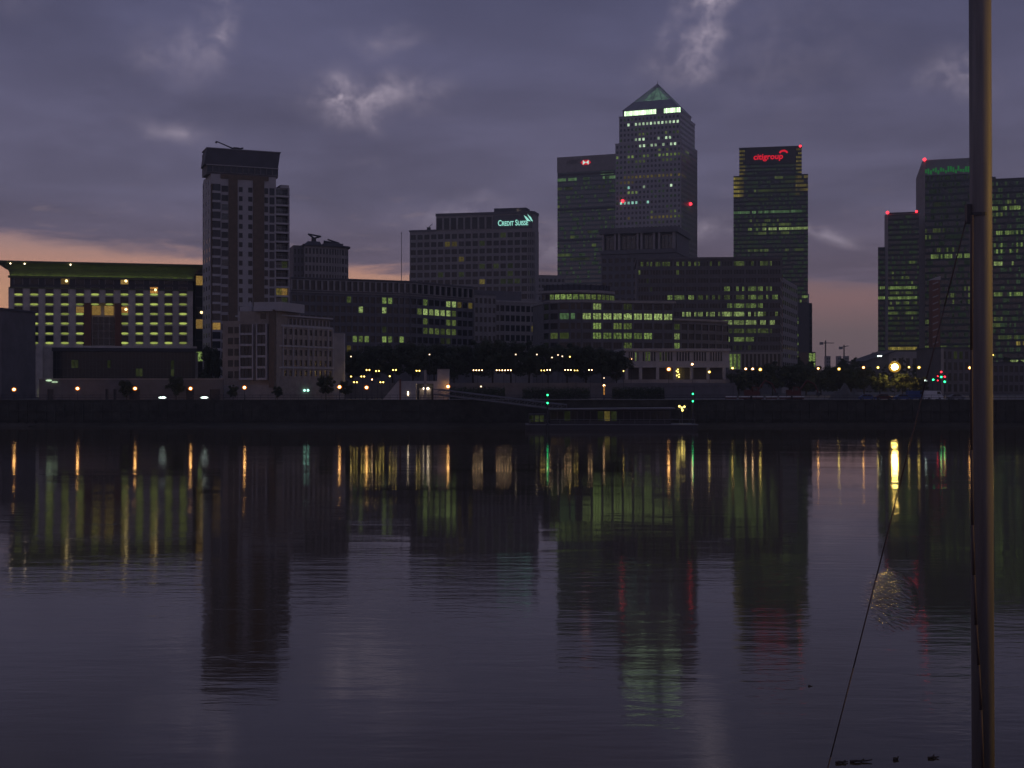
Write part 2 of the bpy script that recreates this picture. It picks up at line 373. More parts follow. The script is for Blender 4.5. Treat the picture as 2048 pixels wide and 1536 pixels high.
rw = MB(); rw.box(-1850, 1850, BANK, BANK + .6, -4, GROUND + .02); rw.box(-1850, 1850, BANK - .25, BANK + .9, GROUND + .02, GROUND + .30)
for i in range(-95, 96): rw.box(i * 2.2 - .16, i * 2.2 + .16, BANK - .3, BANK, -4, GROUND - .5)
for z in (1.6, 3.6): rw.box(-210, 210, BANK - .45, BANK - .3, z, z + .3)
tag(rw.build('river_wall', 'river_wall'), kind='structure')
fs = MB()                                                          # sloping mud foreshore at the foot of the wall
n = 90; rr = random.Random(3)
xs = [-260 + 520 * i / n for i in range(n + 1)]; ext = [4 + 3.5 * math.sin(i * .21) + 2.5 * rr.random() - (2.5 if x > 60 else 0) for i, x in enumerate(xs)]
for i in range(n):
    fs.poly([(xs[i], BANK - ext[i], -.25), (xs[i + 1], BANK - ext[i + 1], -.25), (xs[i + 1], BANK - .1, .9), (xs[i], BANK - .1, .9)])
tag(fs.build('foreshore', 'mud'), kind='structure')
tz = MB()
tx0, tx1 = xpx(690, 366), xpx(1470, 366)
tz.prism([(tx0, 366), (tx1, 366), (tx1 + 30, 620), (tx0 - 20, 620)], GROUND - .5, TERR)
for i in range(11):
    x = tx0 + (tx1 - tx0) * i / 10; tz.box(x - .4, x + .4, 365.75, 366, GROUND, TERR + .25)
tz.box(tx0, tx1, 365.85, 366.3, TERR, TERR + .9)
tag(tz.build('terrace', 'stone_dark'), kind='structure')
# near bank: the wharf the camera stands on, with an arm reaching out to the right
nw = MB(); nw.prism([(-60, -40), (60, -40), (60, 26), (11.5, 26), (11.5, 2.0), (-60, 2.0)], -4, 8.35)
tag(nw.build('near_wharf', 'concrete'), kind='structure')

# ------------------------------------------------------------------ buildings, left to right
# --- dark low block at the left edge
B = Bld('riverside_block', 'dark flat-topped block cut off by the left edge, before the lit hotel', 'building', (-210, 350), (4, 346)); b = B
h = b.z(619, b.x(40)); b.mb('wall', 'stone_dark').box(0, b.W, 0, 18, 0, h); b.mb('parapet', 'roof_dark').box(-.3, b.W + .3, -.3, 18.2, h, h + .5)
b.lit(640, 660, 6, 12, .2, 'lit_gx')
b.grid((0, 0), (b.W, 0), .5, h - 1, 9, 5, pier=1.3, span=1.6, wall='stone_dark', depth=.25); b.finish()

# --- the hotel with the flared green cornice
B = b = Bld('hotel', 'pale stone hotel with glowing window sills and flared green cornice', 'hotel', (17, 405), (397, 419))
x = b.x; zt = lambda py, px=200: b.z(py, x(px))
wt = zt(578); wall = b.mb('wall', 'hotel_stone')
wall.box(x(20), x(166), .0, 20, 0, wt); wall.box(x(244), x(384), .0, 20, 0, wt); wall.box(x(166), x(244), 0, 20, zt(606), wt); wall.box(x(166), x(244), 3.2, 20, 0, zt(606))
for px0, px1 in ((168, 182), (230, 243)): b.mb('recess_pier', 'brick_red').box(x(px0), x(px1), -.3, 3.1, 0, zt(607))
cols = [37, 68.5, 99, 130, 160, 190, 219, 249, 279, 308, 337, 366]; rows = [589, 608.7, 628, 647, 667, 686]
pane = {}; glow = MB(); gw, gh = 2.35, .62
glow.prism(ell(0, 0, gw / 2, gh / 2, 0, 342, 18), -.08, .08); glow.v = [(a, c, b_) for a, b_, c in glow.v]; glow_me = glow.mesh('sill_light', 'sill_glow')
def hotel_pane(mat):
    if mat not in pane:
        m = MB(); m.box(-1.15, 1.15, -.04, .06, -.95, .95); pane[mat] = m.mesh('pane', mat)
    return pane[mat]
sur = MB(); sur.box(-1.35, -1.18, -.17, .04, -1.05, 1.05); sur.box(1.18, 1.35, -.17, .04, -1.05, 1.05); sur.box(-1.18, 1.18, -.15, .04, .97, 1.05); sur_me = sur.mesh('surround', 'stone')
amber = {(3, -1): 'lit_ad', (7, -1): 'lit_ad', (9, 0): 'lit_a', (7, 2): 'lit_a', (4, 2): 'lit_ad'}
bulb = MB(); bulb.ball((0, 0, 0), .42, 8, 5); bulb_me = bulb.mesh('room_lamp', 'room_lamp')
for i, cx in enumerate(cols):
    for j, cy in enumerate([571] + rows):
        jj = j - 1
        rec = 168 < cx < 243
        if rec and jj >= 2: continue
        X = x(cx); zc = zt(cy - 8.5, cx); mat = amber.get((i, jj), 'glass_dark')
        wn = link('window', hotel_pane(mat), b.root, (X, -.05, zc)); link('surround', sur_me, wn)
        if jj >= 0: link('sill_light', glow_me, wn, (0, -.07, zt(cy, cx) - zc))
        if (i, jj) in ((9, 0), (7, 2), (3, -1), (7, -1)): link('room_lamp', bulb_me, b.root, (X + .45, -.25, zc + .1))
for i in range(13):                                                # vertical piers between the window columns
    px = 22 + 29.9 * i
    if 170 < px < 240: continue
    wall.box(x(px) - .75, x(px) + .75, -.14, 0, 0, wt)
# recess: amber panels, dark glass
for px0, px1 in ((183, 200), (208, 226)):
    m = MB(); m.box(x(px0), x(px1), 2.9, 3.1, zt(629), zt(611)); m.build('amber_panel', 'lit_ad', b.root)
for i in range(4):
    for j in range(4):
        m = MB(); a = x(184) + (x(229) - x(184)) * i / 4; c = (x(229) - x(184)) / 4; zb = zt(690) + (zt(632) - zt(690)) * j / 4; m.box(a + .12, a + c - .12, 2.95, 3.15, zb + .12, zb + (zt(632) - zt(690)) / 4 - .12); m.build('recess_pane', 'glass_blue', b.root)
# flared cornice: profile swept round the front and both ends
prof = [(.05, 3.6), (.25, 4.8), (.8, 5.9), (1.8, 6.85), (3.9, 7.5), (3.95, 8.0), (-1, 8.3)]
wall_a = b.mb('attic_wall', 'metal_dark'); wall_a.box(x(20), x(386), -.02, 20, wt, wt + 7)
zc0 = wt; co = MB(); xl, xr, dep = x(20), x(386), 20
loop = lambda o: [(xl - o, dep + o), (xl - o, -o), (xr + o, -o), (xr + o, dep + o)]
for (o0, h0), (o1, h1) in zip(prof[:-1], prof[1:]):
    L0, L1 = loop(o0), loop(o1)
    for k in range(3): co.poly([(*L0[k], zc0 + h0), (*L0[k + 1], zc0 + h0), (*L1[k + 1], zc0 + h1), (*L1[k], zc0 + h1)])
co.poly([(*q, zc0 + 8.3) for q in loop(-1)])
co.build('cornice', 'copper_green', b.root)
lg = MB(); lg.box(xl - .5, xr + .5, -.75, -.03, wt + 3.0, wt + 3.3); lg.box(xl - .5, xr + .5, -.8, -.65, wt + 3.3, wt + 3.7); lg.box(xl - .3, xr + .3, -.4, -.03, wt - .2, wt + .15); lg.build('cornice_ledge', 'copper_green', b.root)
cv = MB()
for k in range(24): a = xl + (xr - xl) * (k + .15) / 24; cv.box(a, a + (xr - xl) / 34, -.55, -.38, wt + 3.32, wt + 3.44)
cv.build('cove_light', 'cove', b.root)
rl = MB(); rl.ball((0, 0, 0), .2, 8, 5); rl = rl.mesh('cornice_lamp', 'lamp_small')
for px in (24, 52, 143): link('cornice_lamp', rl, b.root, (x(px), -3.8, zc0 + 7.1))
# podium with dark glazed canopy
pz = zt(700); pm = b.mb('podium', 'metal_dark'); pm.box(x(106), x(394), -4.2, 0, pz - .5, pz + .6); pm.box(x(108), x(390), -3.2, -.02, 0, pz - .5)
b.lit(718, 757, 140, 166, .3, 'lit_gx'); b.lit(718, 757, 198, 232, .25, 'lit_gx'); b.lit(724, 757, 274, 294, .5, 'lit_gx'); b.lit(718, 757, 314, 350, .25, 'lit_gx')
b.grid((x(108), -3.25), (x(390), -3.25), 1.2, pz - .6, 40, 5, pier=.12, span=.14, depth=.14, wall='metal_dark', part='podium', name='podium_pane')
for px in (80, 390): b.mb('corner_pier', 'hotel_stone').box(x(px) - .9, x(px) + .9, -.9, 0, 0, pz - .6 if px > 100 else zt(690))
b.mb('spandrel', 'hotel_stone').box(x(20), x(394), -.35, 0, pz + .6, pz + 1.3)
ul = MB(); ul.box(x(83), x(86), -2.2, -1.8, 1.0, 1.2); ul.build('facade_uplight', 'cove', b.root)
b.finish()
# glazed link between hotel and tower
B = b = Bld('glazed_stair_link', 'narrow dark glazed link with amber panes, between hotel and tall brick tower', 'building', (391, 424), (424, 426))
h = b.z(548, 2); b.mb('wall', 'metal_dark').box(0, b.W, 0, 10, 0, h)
b.lit(558, 572, 384, 412, 1, 'lit_ad'); b.lit(632, 650, 388, 412, 1, 'lit_ad'); b.lit(712, 726, 388, 410, .9, 'lit_g'); b.lit(744, 754, 388, 410, .8, 'lit_gd')
b.grid((0, 0), (b.W, 0), .6, h - .4, 2, 11, pier=.25, span=.5, wall='metal_dark', depth=.2); link('room_lamp', bulb_me, b.root, (b.W * .35, -.4, b.z(625, 2))); b.finish()

# --- tall brick and render apartment tower
B = b = Bld('apartment_tower', 'tall brick and white apartment tower with balcony stacks and flared roof', 'tower block', (422, 389), (579, 398))
x = b.x; D = 14; ztop = b.z(375, x(570)); zt = lambda py, px=500: b.z(py, x(px)); zs = zt(352)
b.mb('wall', 'render_white').box(0, x(552), .0, D, 0, zs); b.mb('wall', 'render_white').box(x(552), b.W, 2.0, D, 0, ztop)
nf = 22; zf0 = zt(775); fh = (zt(372) - zf0) / nf
strips = [(424, 441, 'bay'), (441, 457, 'win'), (457, 475, 'brick'), (475, 506, 'pair'), (506, 528, 'brick'), (528, 537, 'win'), (537, 551, 'balc')]
for a, c, kind in strips:
    if kind == 'brick': b.mb('brick_panel', 'brick').box(x(a), x(c), -.32, 0, 0, zs - 1.2)
b.mb('brick_panel', 'brick').box(x(441), x(537), -.34, 0, zs - 1.2, zs); b.mb('brick_panel', 'brick').box(0, x(424) + .15, -.2, 0, 0, zs - 3)
wm = {}
def tower_win(X0, X1, y, z0, z1, mat):
    k = (round(X1 - X0, 2), round(z1 - z0, 2), mat)
    if k not in wm: m = MB(); m.box(-(X1 - X0) / 2, (X1 - X0) / 2, -.04, .04, -(z1 - z0) / 2, (z1 - z0) / 2); wm[k] = m.mesh('pane', mat)
    return link('window', wm[k], b.root, ((X0 + X1) / 2, y, (z0 + z1) / 2))
slabs = {}
def slab(X0, X1, y0, y1, z, t=.42, mat='render_white'):
    k = (round(X1 - X0, 2), round(y1 - y0, 2), t, mat)
    if k not in slabs: m = MB(); m.box(-(X1 - X0) / 2, (X1 - X0) / 2, -(y1 - y0) / 2, (y1 - y0) / 2, 0, t); slabs[k] = m.mesh('balcony_slab', mat)
    return link('balcony_slab', slabs[k], b.root, ((X0 + X1) / 2, (y0 + y1) / 2, z))
rr = random.Random(5)
for j in range(nf):
    z = zf0 + j * fh; py = 775 - j * (775 - 372) / nf
    slab(x(424), x(440.5), -.75, -.01, z, .7)
    tower_win(x(425), x(440), -.45, z + .7, z + fh, 'lit_ad' if j in (6,) else 'glass_blue')
    tower_win(x(442.5), x(456), -.06, z + .6, z + fh - .35, rr.choice(['glass_blue', 'glass_dark', 'glass_navy']))
    for a, c in ((478, 485), (496.5, 504.5)): tower_win(x(a), x(c), -.06, z + .8, z + fh - .5, 'glass_dark')
    tower_win(x(529), x(536), -.06, z + .6, z + fh - .4, 'glass_dark')
    tower_win(x(539), x(550), -.06, z + .3, z + fh - .3, rr.choice(['glass_blue', 'glass_dark']))
    if z + fh < ztop + .5:
        slab(x(548), x(578.5), -.2, 1.99, z - .1, .55); k = 'lit_yd' if j in (10, 13) else ('glass_navy' if rr.random() < .7 else 'glass_dark')
        tower_win(x(553), x(566), 1.93, z + .5, z + fh - .15, k if j != 13 else 'glass_navy'); tower_win(x(566.5), x(577), 1.93, z + .5, z + fh - .15, 'lit_ad' if j == 10 else ('lit_gx' if j in (13, 9) else 'glass_blue'))
        r = MB(); r.box(x(552), x(578), -.18, -.14, z + 1.45, z + 1.52)
        for q in range(7): a = x(552) + (x(578) - x(552)) * q / 6; r.box(a - .03, a + .03, -.18, -.14, z + .45, z + 1.45)
        r.build('balcony_rail', 'metal_grey', b.root)
m = b.mb('corner_post', 'render_white'); m.box(x(577), b.W, -.15, 2, 0, ztop); m.box(x(549), x(551.5), -.15, 0, 0, ztop); m.box(x(440.6), x(442), -.7, 0, 0, zs - 3)
b.mb('parapet', 'render_white').box(x(563), b.W + .2, 1.6, D, ztop, ztop + 1.0)
# left flank windows
b.grid((0, D), (0, 0), zf0, zs - 1, 3, nf, pier=2.4, span=1.5, wall='render_white', depth=.2, part='wall', each=False)
# crown
cz0, cz1 = zs, zt(333); b.mb('crown_wall', 'stone_dark').box(x(414), x(557), .8, 9, cz0, zt(306))
b.grid((x(414), .78), (x(557), .78), cz0 + .5, cz1, 12, 1, pier=.3, span=.6, wall='stone_dark', depth=.3, part='crown_wall', name='crown_window', glass_m='glass_blue')
b.mb('crown_band', 'render_white').box(x(413), x(558), .15, .8, cz1 - .22, cz1)
rf = MB(); z1 = zt(322); z2 = zt(305, 500)
xl, xr = x(414), x(557)
rf.prism([(xl - .9, .2), (xr - .1, .2), (xr - .1, 9), (xl - .4, 9)], zt(334), z2 + .5, [(xl, .4), (xr + .6, .4), (xr + .6, 9), (xl + .3, 9)])
rf.build('roof', 'roof_dark', b.root)
rr2 = MB(); rr2.box(xl - .1, xr + .8, .2, 9, z2 + .5, z2 + .8); rr2.build('roof_edge', 'metal_grey', b.root)
cr = MB(); tp = z2 + .9; X = x(478)
cr.box(X - .9, X + .9, 4, 6, tp, tp + 1.1); cr.tube((X - .5, 5, tp + .7), (x(440), 5, tp + 2.6), .22, .16); cr.tube((X, 5, tp + .5), (x(493), 5, tp + 1.2), .3, .22); cr.tube((x(440), 5, tp + 2.6), (x(437), 5, tp + 2.2), .3)
cr.build('roof_cleaning_crane', 'metal_dark', b.root); b.finish()

# --- rounded tower behind
B = b = Bld('round_tower', 'distant rounded apartment tower with two cleaning cranes on its roof', 'tower block', (588, 478), (702, 484))
W, x = b.W, b.x; zt = lambda py: b.z(py, W / 2)
curve = [(x(609), 0)] + [(x(609) + (W - x(609)) * (math.sin(R(9 * k))), (1 - math.cos(R(9 * k))) * 7.0) for k in range(1, 11)]
b.mb('wall', 'stone_dark').box(0, x(611), 2, 18, 0, zt(491)); b.mb('drum', 'stone').prism(curve + [(W, 18), (x(609), 18)], 0, zt(492))
for k in range(len(curve) - 1):
    b.grid(curve[k], curve[k + 1], zt(700), zt(494), 2 if k < 6 else 1, 12, pier=.5, span=1.1, depth=.2, wall='stone', part='drum', each=False)
b.lit(520, 528, 686, 696, .7, 'lit_c')
b.grid((0, 2), (x(609), 2), zt(700), zt(495), 3, 12, pier=.7, span=1.2, depth=.2, wall='stone_dark', each=False)
rp = [(p[0] + .8 * (p[0] > x(640)), p[1] - .8) for p in curve]
b.mb('roof', 'roof_dark').prism([(x(606), -.8)] + rp + [(W + .8, 18), (x(606), 18)], zt(492), zt(489)); b.mb('roof', 'roof_dark').prism([(x(612), 1.5), (x(645), 1.5), (x(645), 14), (x(612), 14)], zt(489), zt(482), [(x(617), 2), (x(641), 2), (x(641), 13), (x(617), 13)])
b.mb('roof', 'roof_dark').prism([(x(650), 2.5), (x(690), 4), (x(690), 14), (x(650), 14)], zt(489), zt(484))
for (a0, b0, a1, b1) in ((632, 474, 646, 468 + 2), (632, 474, 620, 466), (620, 466, 645, 470)):
    b.mb('roof_cleaning_crane', 'metal_dark').tube((x(a0), 5, zt(b0)), (x(a1), 5, zt(b1)), .3)
b.mb('roof_cleaning_crane', 'metal_dark').box(x(627), x(636), 4.5, 6, zt(482), zt(473))
b.mb('second_cleaning_crane', 'metal_dark').tube((x(652), 6, zt(480)), (x(684), 6, zt(484)), .55); b.mb('second_cleaning_crane', 'metal_dark').tube((x(660), 6, zt(475)), (x(684), 6, zt(482)), .28)
b.finish()

# --- low riverside apartment house in front of the tower
B = b = Bld('apartment_house', 'low brick and white apartment house with stacked bays beside the riverside path', 'apartment house', (445, 330), (553, 326))
x = b.x; zt = lambda py, px=530: b.z(py, x(px)); W = b.W
base = zt(795); b.mb('wall', 'brick_pale').box(0, x(480), .0, 14, 0, zt(641)); b.mb('wall', 'brick_pale').box(x(480), x(553), .0, 14, 0, zt(622)); b.mb('wall', 'stone').box(x(447), x(552), -.12, 0, 0, zt(770))
b.mb('brick_pier', 'brick').box(x(541), x(552), -1.0, 0, zt(775), zt(620))
flo = [648, 670, 692, 715, 737, 760]
for j in range(5):
    y0, y1 = flo[j], flo[j + 1]
    for (a, c, st, pr) in ((482, 510, 'render_white', -1.1), (517, 538, 'render_white', -1.4)):
        z0, z1 = zt(y1), zt(y0)
        m = MB(); m.box(x(a), x(c), pr, -.01, z0, z0 + .55); m.box(x(a), x(a) + .3, pr, -.01, z0 + .55, z1); m.box(x(c) - .3, x(c), pr, -.01, z0 + .55, z1); m.build('bay_frame', st, b.root)
        X0, X1 = x(a) + .3, x(c) - .3; nn = 3 if c - a > 24 else 2
        for k in range(nn):
            m = MB(); ww = (X1 - X0) / nn; m.box(X0 + k * ww + .06, X0 + (k + 1) * ww - .06, pr + .25, pr + .32, z0 + .6, z1 - .05); m.build('bay_pane', 'glass_blue' if (j + k) % 3 else 'glass_dark', b.root)
    for (a, c) in ((456, 466), (469, 479)):
        m = MB(); m.box(x(a), x(c), -.06, .02, zt(y1 - 4), zt(y0 + 5)); m.build('window', 'glass_dark', b.root)
b.mb('penthouse', 'render_white').box(x(474), x(509), .5, 12, zt(641), zt(622)); b.mb('penthouse', 'render_white').box(x(509), x(565), -.4, 13, zt(622), zt(609) + .6)
b.mb('penthouse', 'render_white').box(x(512), x(549), -1.2, -.4, zt(622) - .1, zt(618)); b.mb('penthouse', 'render_white').tube((x(492), 3, zt(622)), (x(489), 3, zt(600)), .35, .2)
for (a, c) in ((487, 500), (521, 532)):
    m = MB(); m.box(x(a), x(c), (.4 if a < 500 else -.06), (.5 if a < 500 else .0), zt(638), zt(626)); m.build('window', 'glass_dark', b.root)
b.finish()
B = b = Bld('apartment_wing', 'lower receding wing of the brick apartment house with white-framed windows and blank end wall', 'apartment house', (553.5, 327.5), (688, 352))
x = b.x; W = b.W; top = b.z(628, 2); zt = lambda py: b.z(py, 2); bz = 23.0
xe = x(664); b.mb('wall', 'brick_pale').box(0, xe, 0, 14, 0, zt(650)); b.mb('attic', 'stone').box(.6, xe - .3, .7, 13, zt(650), zt(632)); b.mb('attic_roof', 'render_white').box(0, xe + .2, -.2, 13.5, zt(632), zt(629)); b.mb('string_course', 'render_white').box(0, xe, -.3, 0, zt(653), zt(649))
b.mb('attic', 'render_white').box(0, x(612), 4, 12, zt(629), zt(612))
b.mb('end_wall', 'stone').box(xe, W, -.3, 14, 0, zt(660)); b.mb('end_wall', 'render_white').box(W - .5, W + .02, -.35, -.28, 0, zt(660)); b.mb('plinth', 'brick_pale').box(0, xe, -.5, 0, 0, zt(752))
b.lit(752, 760, 575, 583, 1, 'lit_yd')
b.grid((0, 0), (xe, 0), zt(757), zt(652), 11, 5, pier=1.0, span=1.15, depth=.28, wall='brick_pale', part='wall')
for k in (0, 1, 3, 6, 7, 10, 11): b.mb('window_post', 'render_white').box(xe * k / 11 - .12, xe * k / 11 + .12, -.42, -.29, zt(757), zt(652))
for py in (692, 735): b.mb('balcony_band', 'render_white').box(0, xe, -.55, -.25, zt(py + 1.5), zt(py - 1.5))
b.grid((.6, .7), (xe - .3, .7), zt(649), zt(634), 14, 1, pier=.6, span=.4, depth=.2, wall='stone', part='attic', name='attic_window')
tl = MB(); tl.ball((0, 0, 0), .3, 8, 5); tl = tl.mesh('entrance_lamp', 'lamp_teal')
for px in (604.5, 611.5): link('entrance_lamp', tl, b.root, (x(px), -.75, zt(781)))
b.finish()

# --- long stone office building across the middle
B = b = Bld('stone_office', 'long dark stone office block with tall attic piers and scattered green-lit windows', 'office building', (582, 470), (820, 489))
x = b.x; W = b.W; zt = lambda py: b.z(py, 0) 
# heights are read at the near (left) end
L2 = Vector((xpx(945, 518), 518, 0)); v = L2 - b.A; p2 = (v.dot(b.u), v.dot(Vector((-b.u.y, b.u.x, 0))))
P0, P1, P2 = (0, 0), (W, 0), p2
b.mb('wall', 'stone_dark').prism([P0, P1, P2, (P2[0], 45), (0, 45)], 0, zt(556))
b.mb('cornice', 'stone').prism([(-.4, -.6), (W, -.6), (P2[0] + .3, P2[1] - .6), (P2[0] + .3, 45), (-.4, 45)], zt(584.5), zt(582.5)); b.mb('cornice', 'stone_dark').prism([(-.4, -.5), (W, -.5), (P2[0] + .3, P2[1] - .5), (P2[0] + .3, 45), (-.4, 45)], zt(556), zt(553.5))
for s in ((590, 603, 690, 735, .55, 'lit_gd'), (590, 603, 748, 790, .75, 'lit_g'), (590, 606, 835, 893, .75, 'lit_g'), (590, 606, 893, 903, 1, 'lit_w'), (608, 625, 704, 724, .9, 'lit_gb'), (608, 625, 738, 778, .85, 'lit_gb'),
          (608, 627, 805, 848, .7, 'lit_gd'), (608, 627, 840, 912, .75, 'lit_gb'), (608, 627, 912, 940, .6, 'lit_yd'), (626, 644, 703, 712, .9, 'lit_g'), (626, 646, 842, 856, .9, 'lit_gd'), (626, 646, 903, 912, .9, 'lit_gd'),
          (645, 666, 765, 770, 1, 'lit_gx'), (645, 666, 832, 912, .8, 'lit_gd'), (666, 685, 690, 758, .85, 'lit_g'), (666, 685, 768, 815, .75, 'lit_g'), (666, 687, 880, 905, .7, 'lit_gx'), (683, 700, 690, 712, .8, 'lit_yd')): b.lit(*s)
for (a, c, nc) in ((P0, P1, 20), (P1, P2, 11)):
    b.grid(a, c, zt(706), zt(586), nc, 6, pier=.62, span=1.35, depth=.4, wall='stone_dark'); b.grid(a, c, zt(580), zt(558), nc, 1, pier=.7, span=.5, depth=.7, wall='stone', name='attic_window', part='attic_piers', each=True, lit=False)
b.finish()
# --- banded office behind the trees (faces right)
B = b = Bld('banded_office', 'stepped grey office with horizontal window bands, below the tower signed CREDIT SUISSE', 'office building', (948, 540), (1075, 556))
x = b.x; W = b.W; zt = lambda py, px=1000: b.z(py, x(px))
b.mb('wall', 'stone').box(0, x(992), 0, 30, 0, zt(590, 960)); b.mb('wall', 'stone').box(x(992), W, 1.5, 30, 0, zt(603)); b.mb('parapet', 'stone_dark').box(-.3, x(992), -.3, 30, zt(590, 960), zt(586, 960)); b.mb('parapet', 'stone_pale').box(x(990), W + .3, 1.2, 30, zt(603), zt(600)); b.mb('upper_block', 'stone_dark').box(x(955), W - 2, 10, 28, 0, zt(578))
for s in ((608, 618, 990, 1002, .8, 'lit_yd'), (650, 670, 960, 1000, .2, 'lit_gx'), (650, 672, 1060, 1076, .7, 'lit_yd')): b.lit(*s)
b.grid((0, 0), (x(992), 0), zt(705, 960), zt(592, 960), 5, 6, pier=.9, span=1.7, depth=.3, wall='stone'); b.grid((x(992), 1.5), (W, 1.5), zt(705), zt(606), 8, 5, pier=.6, span=1.6, depth=.3, wall='stone')
b.finish()
# flagpole
fp = thing('flagpole', 'thin tall flagpole rising behind the long stone office roof', 'flagpole', (xpx(803, 500), 500, GROUND)); m = MB(); m.tube((0, 0, 0), (0, 0, zpx(466, 500) - GROUND), .22, .10, 8); m.build('pole', 'metal_grey', fp); m = MB(); m.ball((0, 0, zpx(466, 500) - GROUND), .25); m.build('finial', 'metal_grey', fp)

# --- tower with the CREDIT SUISSE sign
B = b = Bld('bank_tower', 'grey gridded office tower with glowing CREDIT SUISSE sign at top right', 'office tower', (820, 818), (1056, 801))
x = b.x; W = b.W; zt = lambda py, px=1000: b.z(py, x(px))
zm, za, z5 = zt(459.5), zt(428.5), zt(560)
xa = x(872); rnd = [(W + 3.4 * math.sin(R(18 * k)), 3.4 * (1 - math.cos(R(18 * k)))) for k in range(6)]
b.mb('wall', 'stone').prism([(0, 0), (W, 0)] + rnd[1:] + [(W + 3.4, 16), (0, 16)], 0, zm); b.mb('upper_storey', 'stone').prism([(xa, .6), (W, .6)] + [(p, q + .6) for p, q in rnd[1:]] + [(W + 3.4, 15), (xa, 15)], zm, za)
b.mb('parapet', 'stone_dark').prism([(xa - .4, .2), (W, .2)] + [(p + .3, q + .2) for p, q in rnd[1:]] + [(W + 3.7, 15.2), (xa - .4, 15.2)], za, za + 1.6); b.mb('plant_room', 'roof_dark').box(x(985), x(1050), 4, 14, za + 1.6, za + 4.2); b.mb('parapet', 'stone_dark').box(-.4, xa, -.3, 16, zm, zm + 1.2); b.mb('side_wing', 'stone_dark').box(x(813), 0, 6, 15.5, 0, zt(546, 820))
for s in ((466, 474, 960, 975, .5, 'lit_gx'), (468, 474, 1003, 1012, 1, 'lit_gx'), (480, 492, 870, 920, .35, 'lit_yd'), (482, 490, 960, 992, .4, 'lit_gx'), (512, 522, 918, 936, .6, 'lit_yd'), (512, 522, 972, 984, .8, 'lit_yd'), (525, 536, 925, 1030, .45, 'lit_gx'),
          (540, 552, 880, 925, .7, 'lit_gx'), (540, 552, 925, 1060, .3, 'lit_gx'), (555, 568, 920, 935, .7, 'lit_yd'), (555, 568, 955, 968, .7, 'lit_yd'), (555, 568, 1005, 1070, .6, 'lit_gx'), (584, 594, 1048, 1066, 1, 'lit_yd'), (602, 610, 1048, 1066, 1, 'lit_y')): b.lit(*s)
nr = 11
b.grid((0, 0), (W, 0), zt(632), zm - 1.0, 17, nr, pier=1.0, span=1.7, depth=.5, wall='stone', mull=1)
for k in range(5): b.grid(rnd[k], rnd[k + 1], zt(632), zm - 1.0, 1, nr, pier=.4, span=1.7, depth=.4, wall='stone', each=False)
b.grid((xa, .6), (x(985), .6), zm + .8, za - 1.2, 8, 1, pier=1.1, span=.3, depth=.5, wall='stone', name='attic_opening', part='attic_piers', lit=False)
b.mb('sign_panel', 'stone_dark').box(x(986), x(1064), .3, .62, zm + .6, za - .6)
sign(b, 'Credit Suisse', 4.9, x(996), .1, zt(451.5), 'sign_cyan', width=x(1056) - x(996), smallcaps=True, bold=.04)
lg = MB()
for k in range(2):
    X, Z = x(1056 + 5 * k), zt(443.5 - .8 * k)
    lg.prism([(X - 2.6, Z + 3.6), (X - 1.0, Z + 2.5), (X + 1.2, Z + .2), (X + 1.8, Z - .2), (X - .6, Z + .1), (X - 1.6, Z + 1.6)] if k == 0 else [(X - 2.0, Z + 4.0), (X + .2, Z + 2.0), (X + 1.5, Z - .6), (X + .6, Z - .3), (X - .6, Z + 1.4)], -.1, .1)
lg.v = [(a, c + .1, bb) for a, bb, c in lg.v]; lg.build('sail_emblem', 'sign_cyan', b.root)
wl = MB(); wl.ball((0, 0, 0), .55); wl = wl.mesh('roof_lamp', 'lamp_small')
for px, py in ((847, 461), (993, 427), (1033, 423)): link('roof_lamp', wl, b.root, (x(px), 3, zt(py, px)))
m = MB(); m.box(x(851), x(857), 3, 5, zm + 1.2, zm + 3.2); m.tube((x(853), 4, zm + 3), (x(861), 4, zm + 5.2), .18); m.build('roof_cleaning_crane', 'metal_dark', b.root)
b.finish()
red_ball = MB(); red_ball.ball((0, 0, 0), 1.25, 10, 6); red_me = red_ball.mesh('warning_light', 'red_lamp')
def warn(b, px, py, back=-1.5, s=1.0):
    X = b.x(px, back); o = link('warning_light', red_me, b.root, (X, back, b.z(py, X, back))); o.scale = (s, s, s); return o

# --- green glass tower with the red hexagon emblem
B = b = Bld('glass_tower', 'plain green glass tower with small red hexagon emblem, left of the pyramid-topped tower', 'office tower', (1115, 1126), (1245, 1106))
x = b.x; W = b.W; zt = lambda py, px=1170: b.z(py, x(px)); H = zt(313, 1170)
b.mb('wall', 'glass_green').box(0, W, 0, 52, 0, H); b.mb('roof_screen', 'stone').box(-.3, W + .3, -.35, 52, zt(343), H + .6)
for s in ((352, 362, 1115, 1154, .9, 'lit_gg'), (347, 362, 1200, 1232, .85, 'lit_gg'), (366, 380, 1115, 1122, 1, 'lit_gd'), (366, 380, 1130, 1145, .6, 'lit_gx'), (366, 380, 1198, 1218, .6, 'lit_gx'), (408, 418, 1115, 1120, 1, 'lit_gd'), (412, 422, 1216, 1222, 1, 'lit_gd'),
          (463, 470, 1174, 1182, .8, 'lit_gx'), (468, 480, 1140, 1150, .7, 'lit_gd'), (486, 496, 1184, 1192, .8, 'lit_gd'), (505, 515, 1115, 1140, 1, 'lit_gd'), (510, 520, 1140, 1180, 1, 'lit_gx'), (350, 620, 1115, 1232, .22, 'lit_s')): b.lit(*s)
b.grid((0, 0), (W, 0), zt(620), zt(344), 30, 31, pier=.12, span=1.3, depth=.16, wall='curtain_green', glass_m='glass_green', each=False)
for py in (348, 418, 480): m = MB(); m.box(.1, W - .1, -.2, -.02, zt(py + 2), zt(py - 2)); m.build('louvre_band', 'metal_dark', b.root)
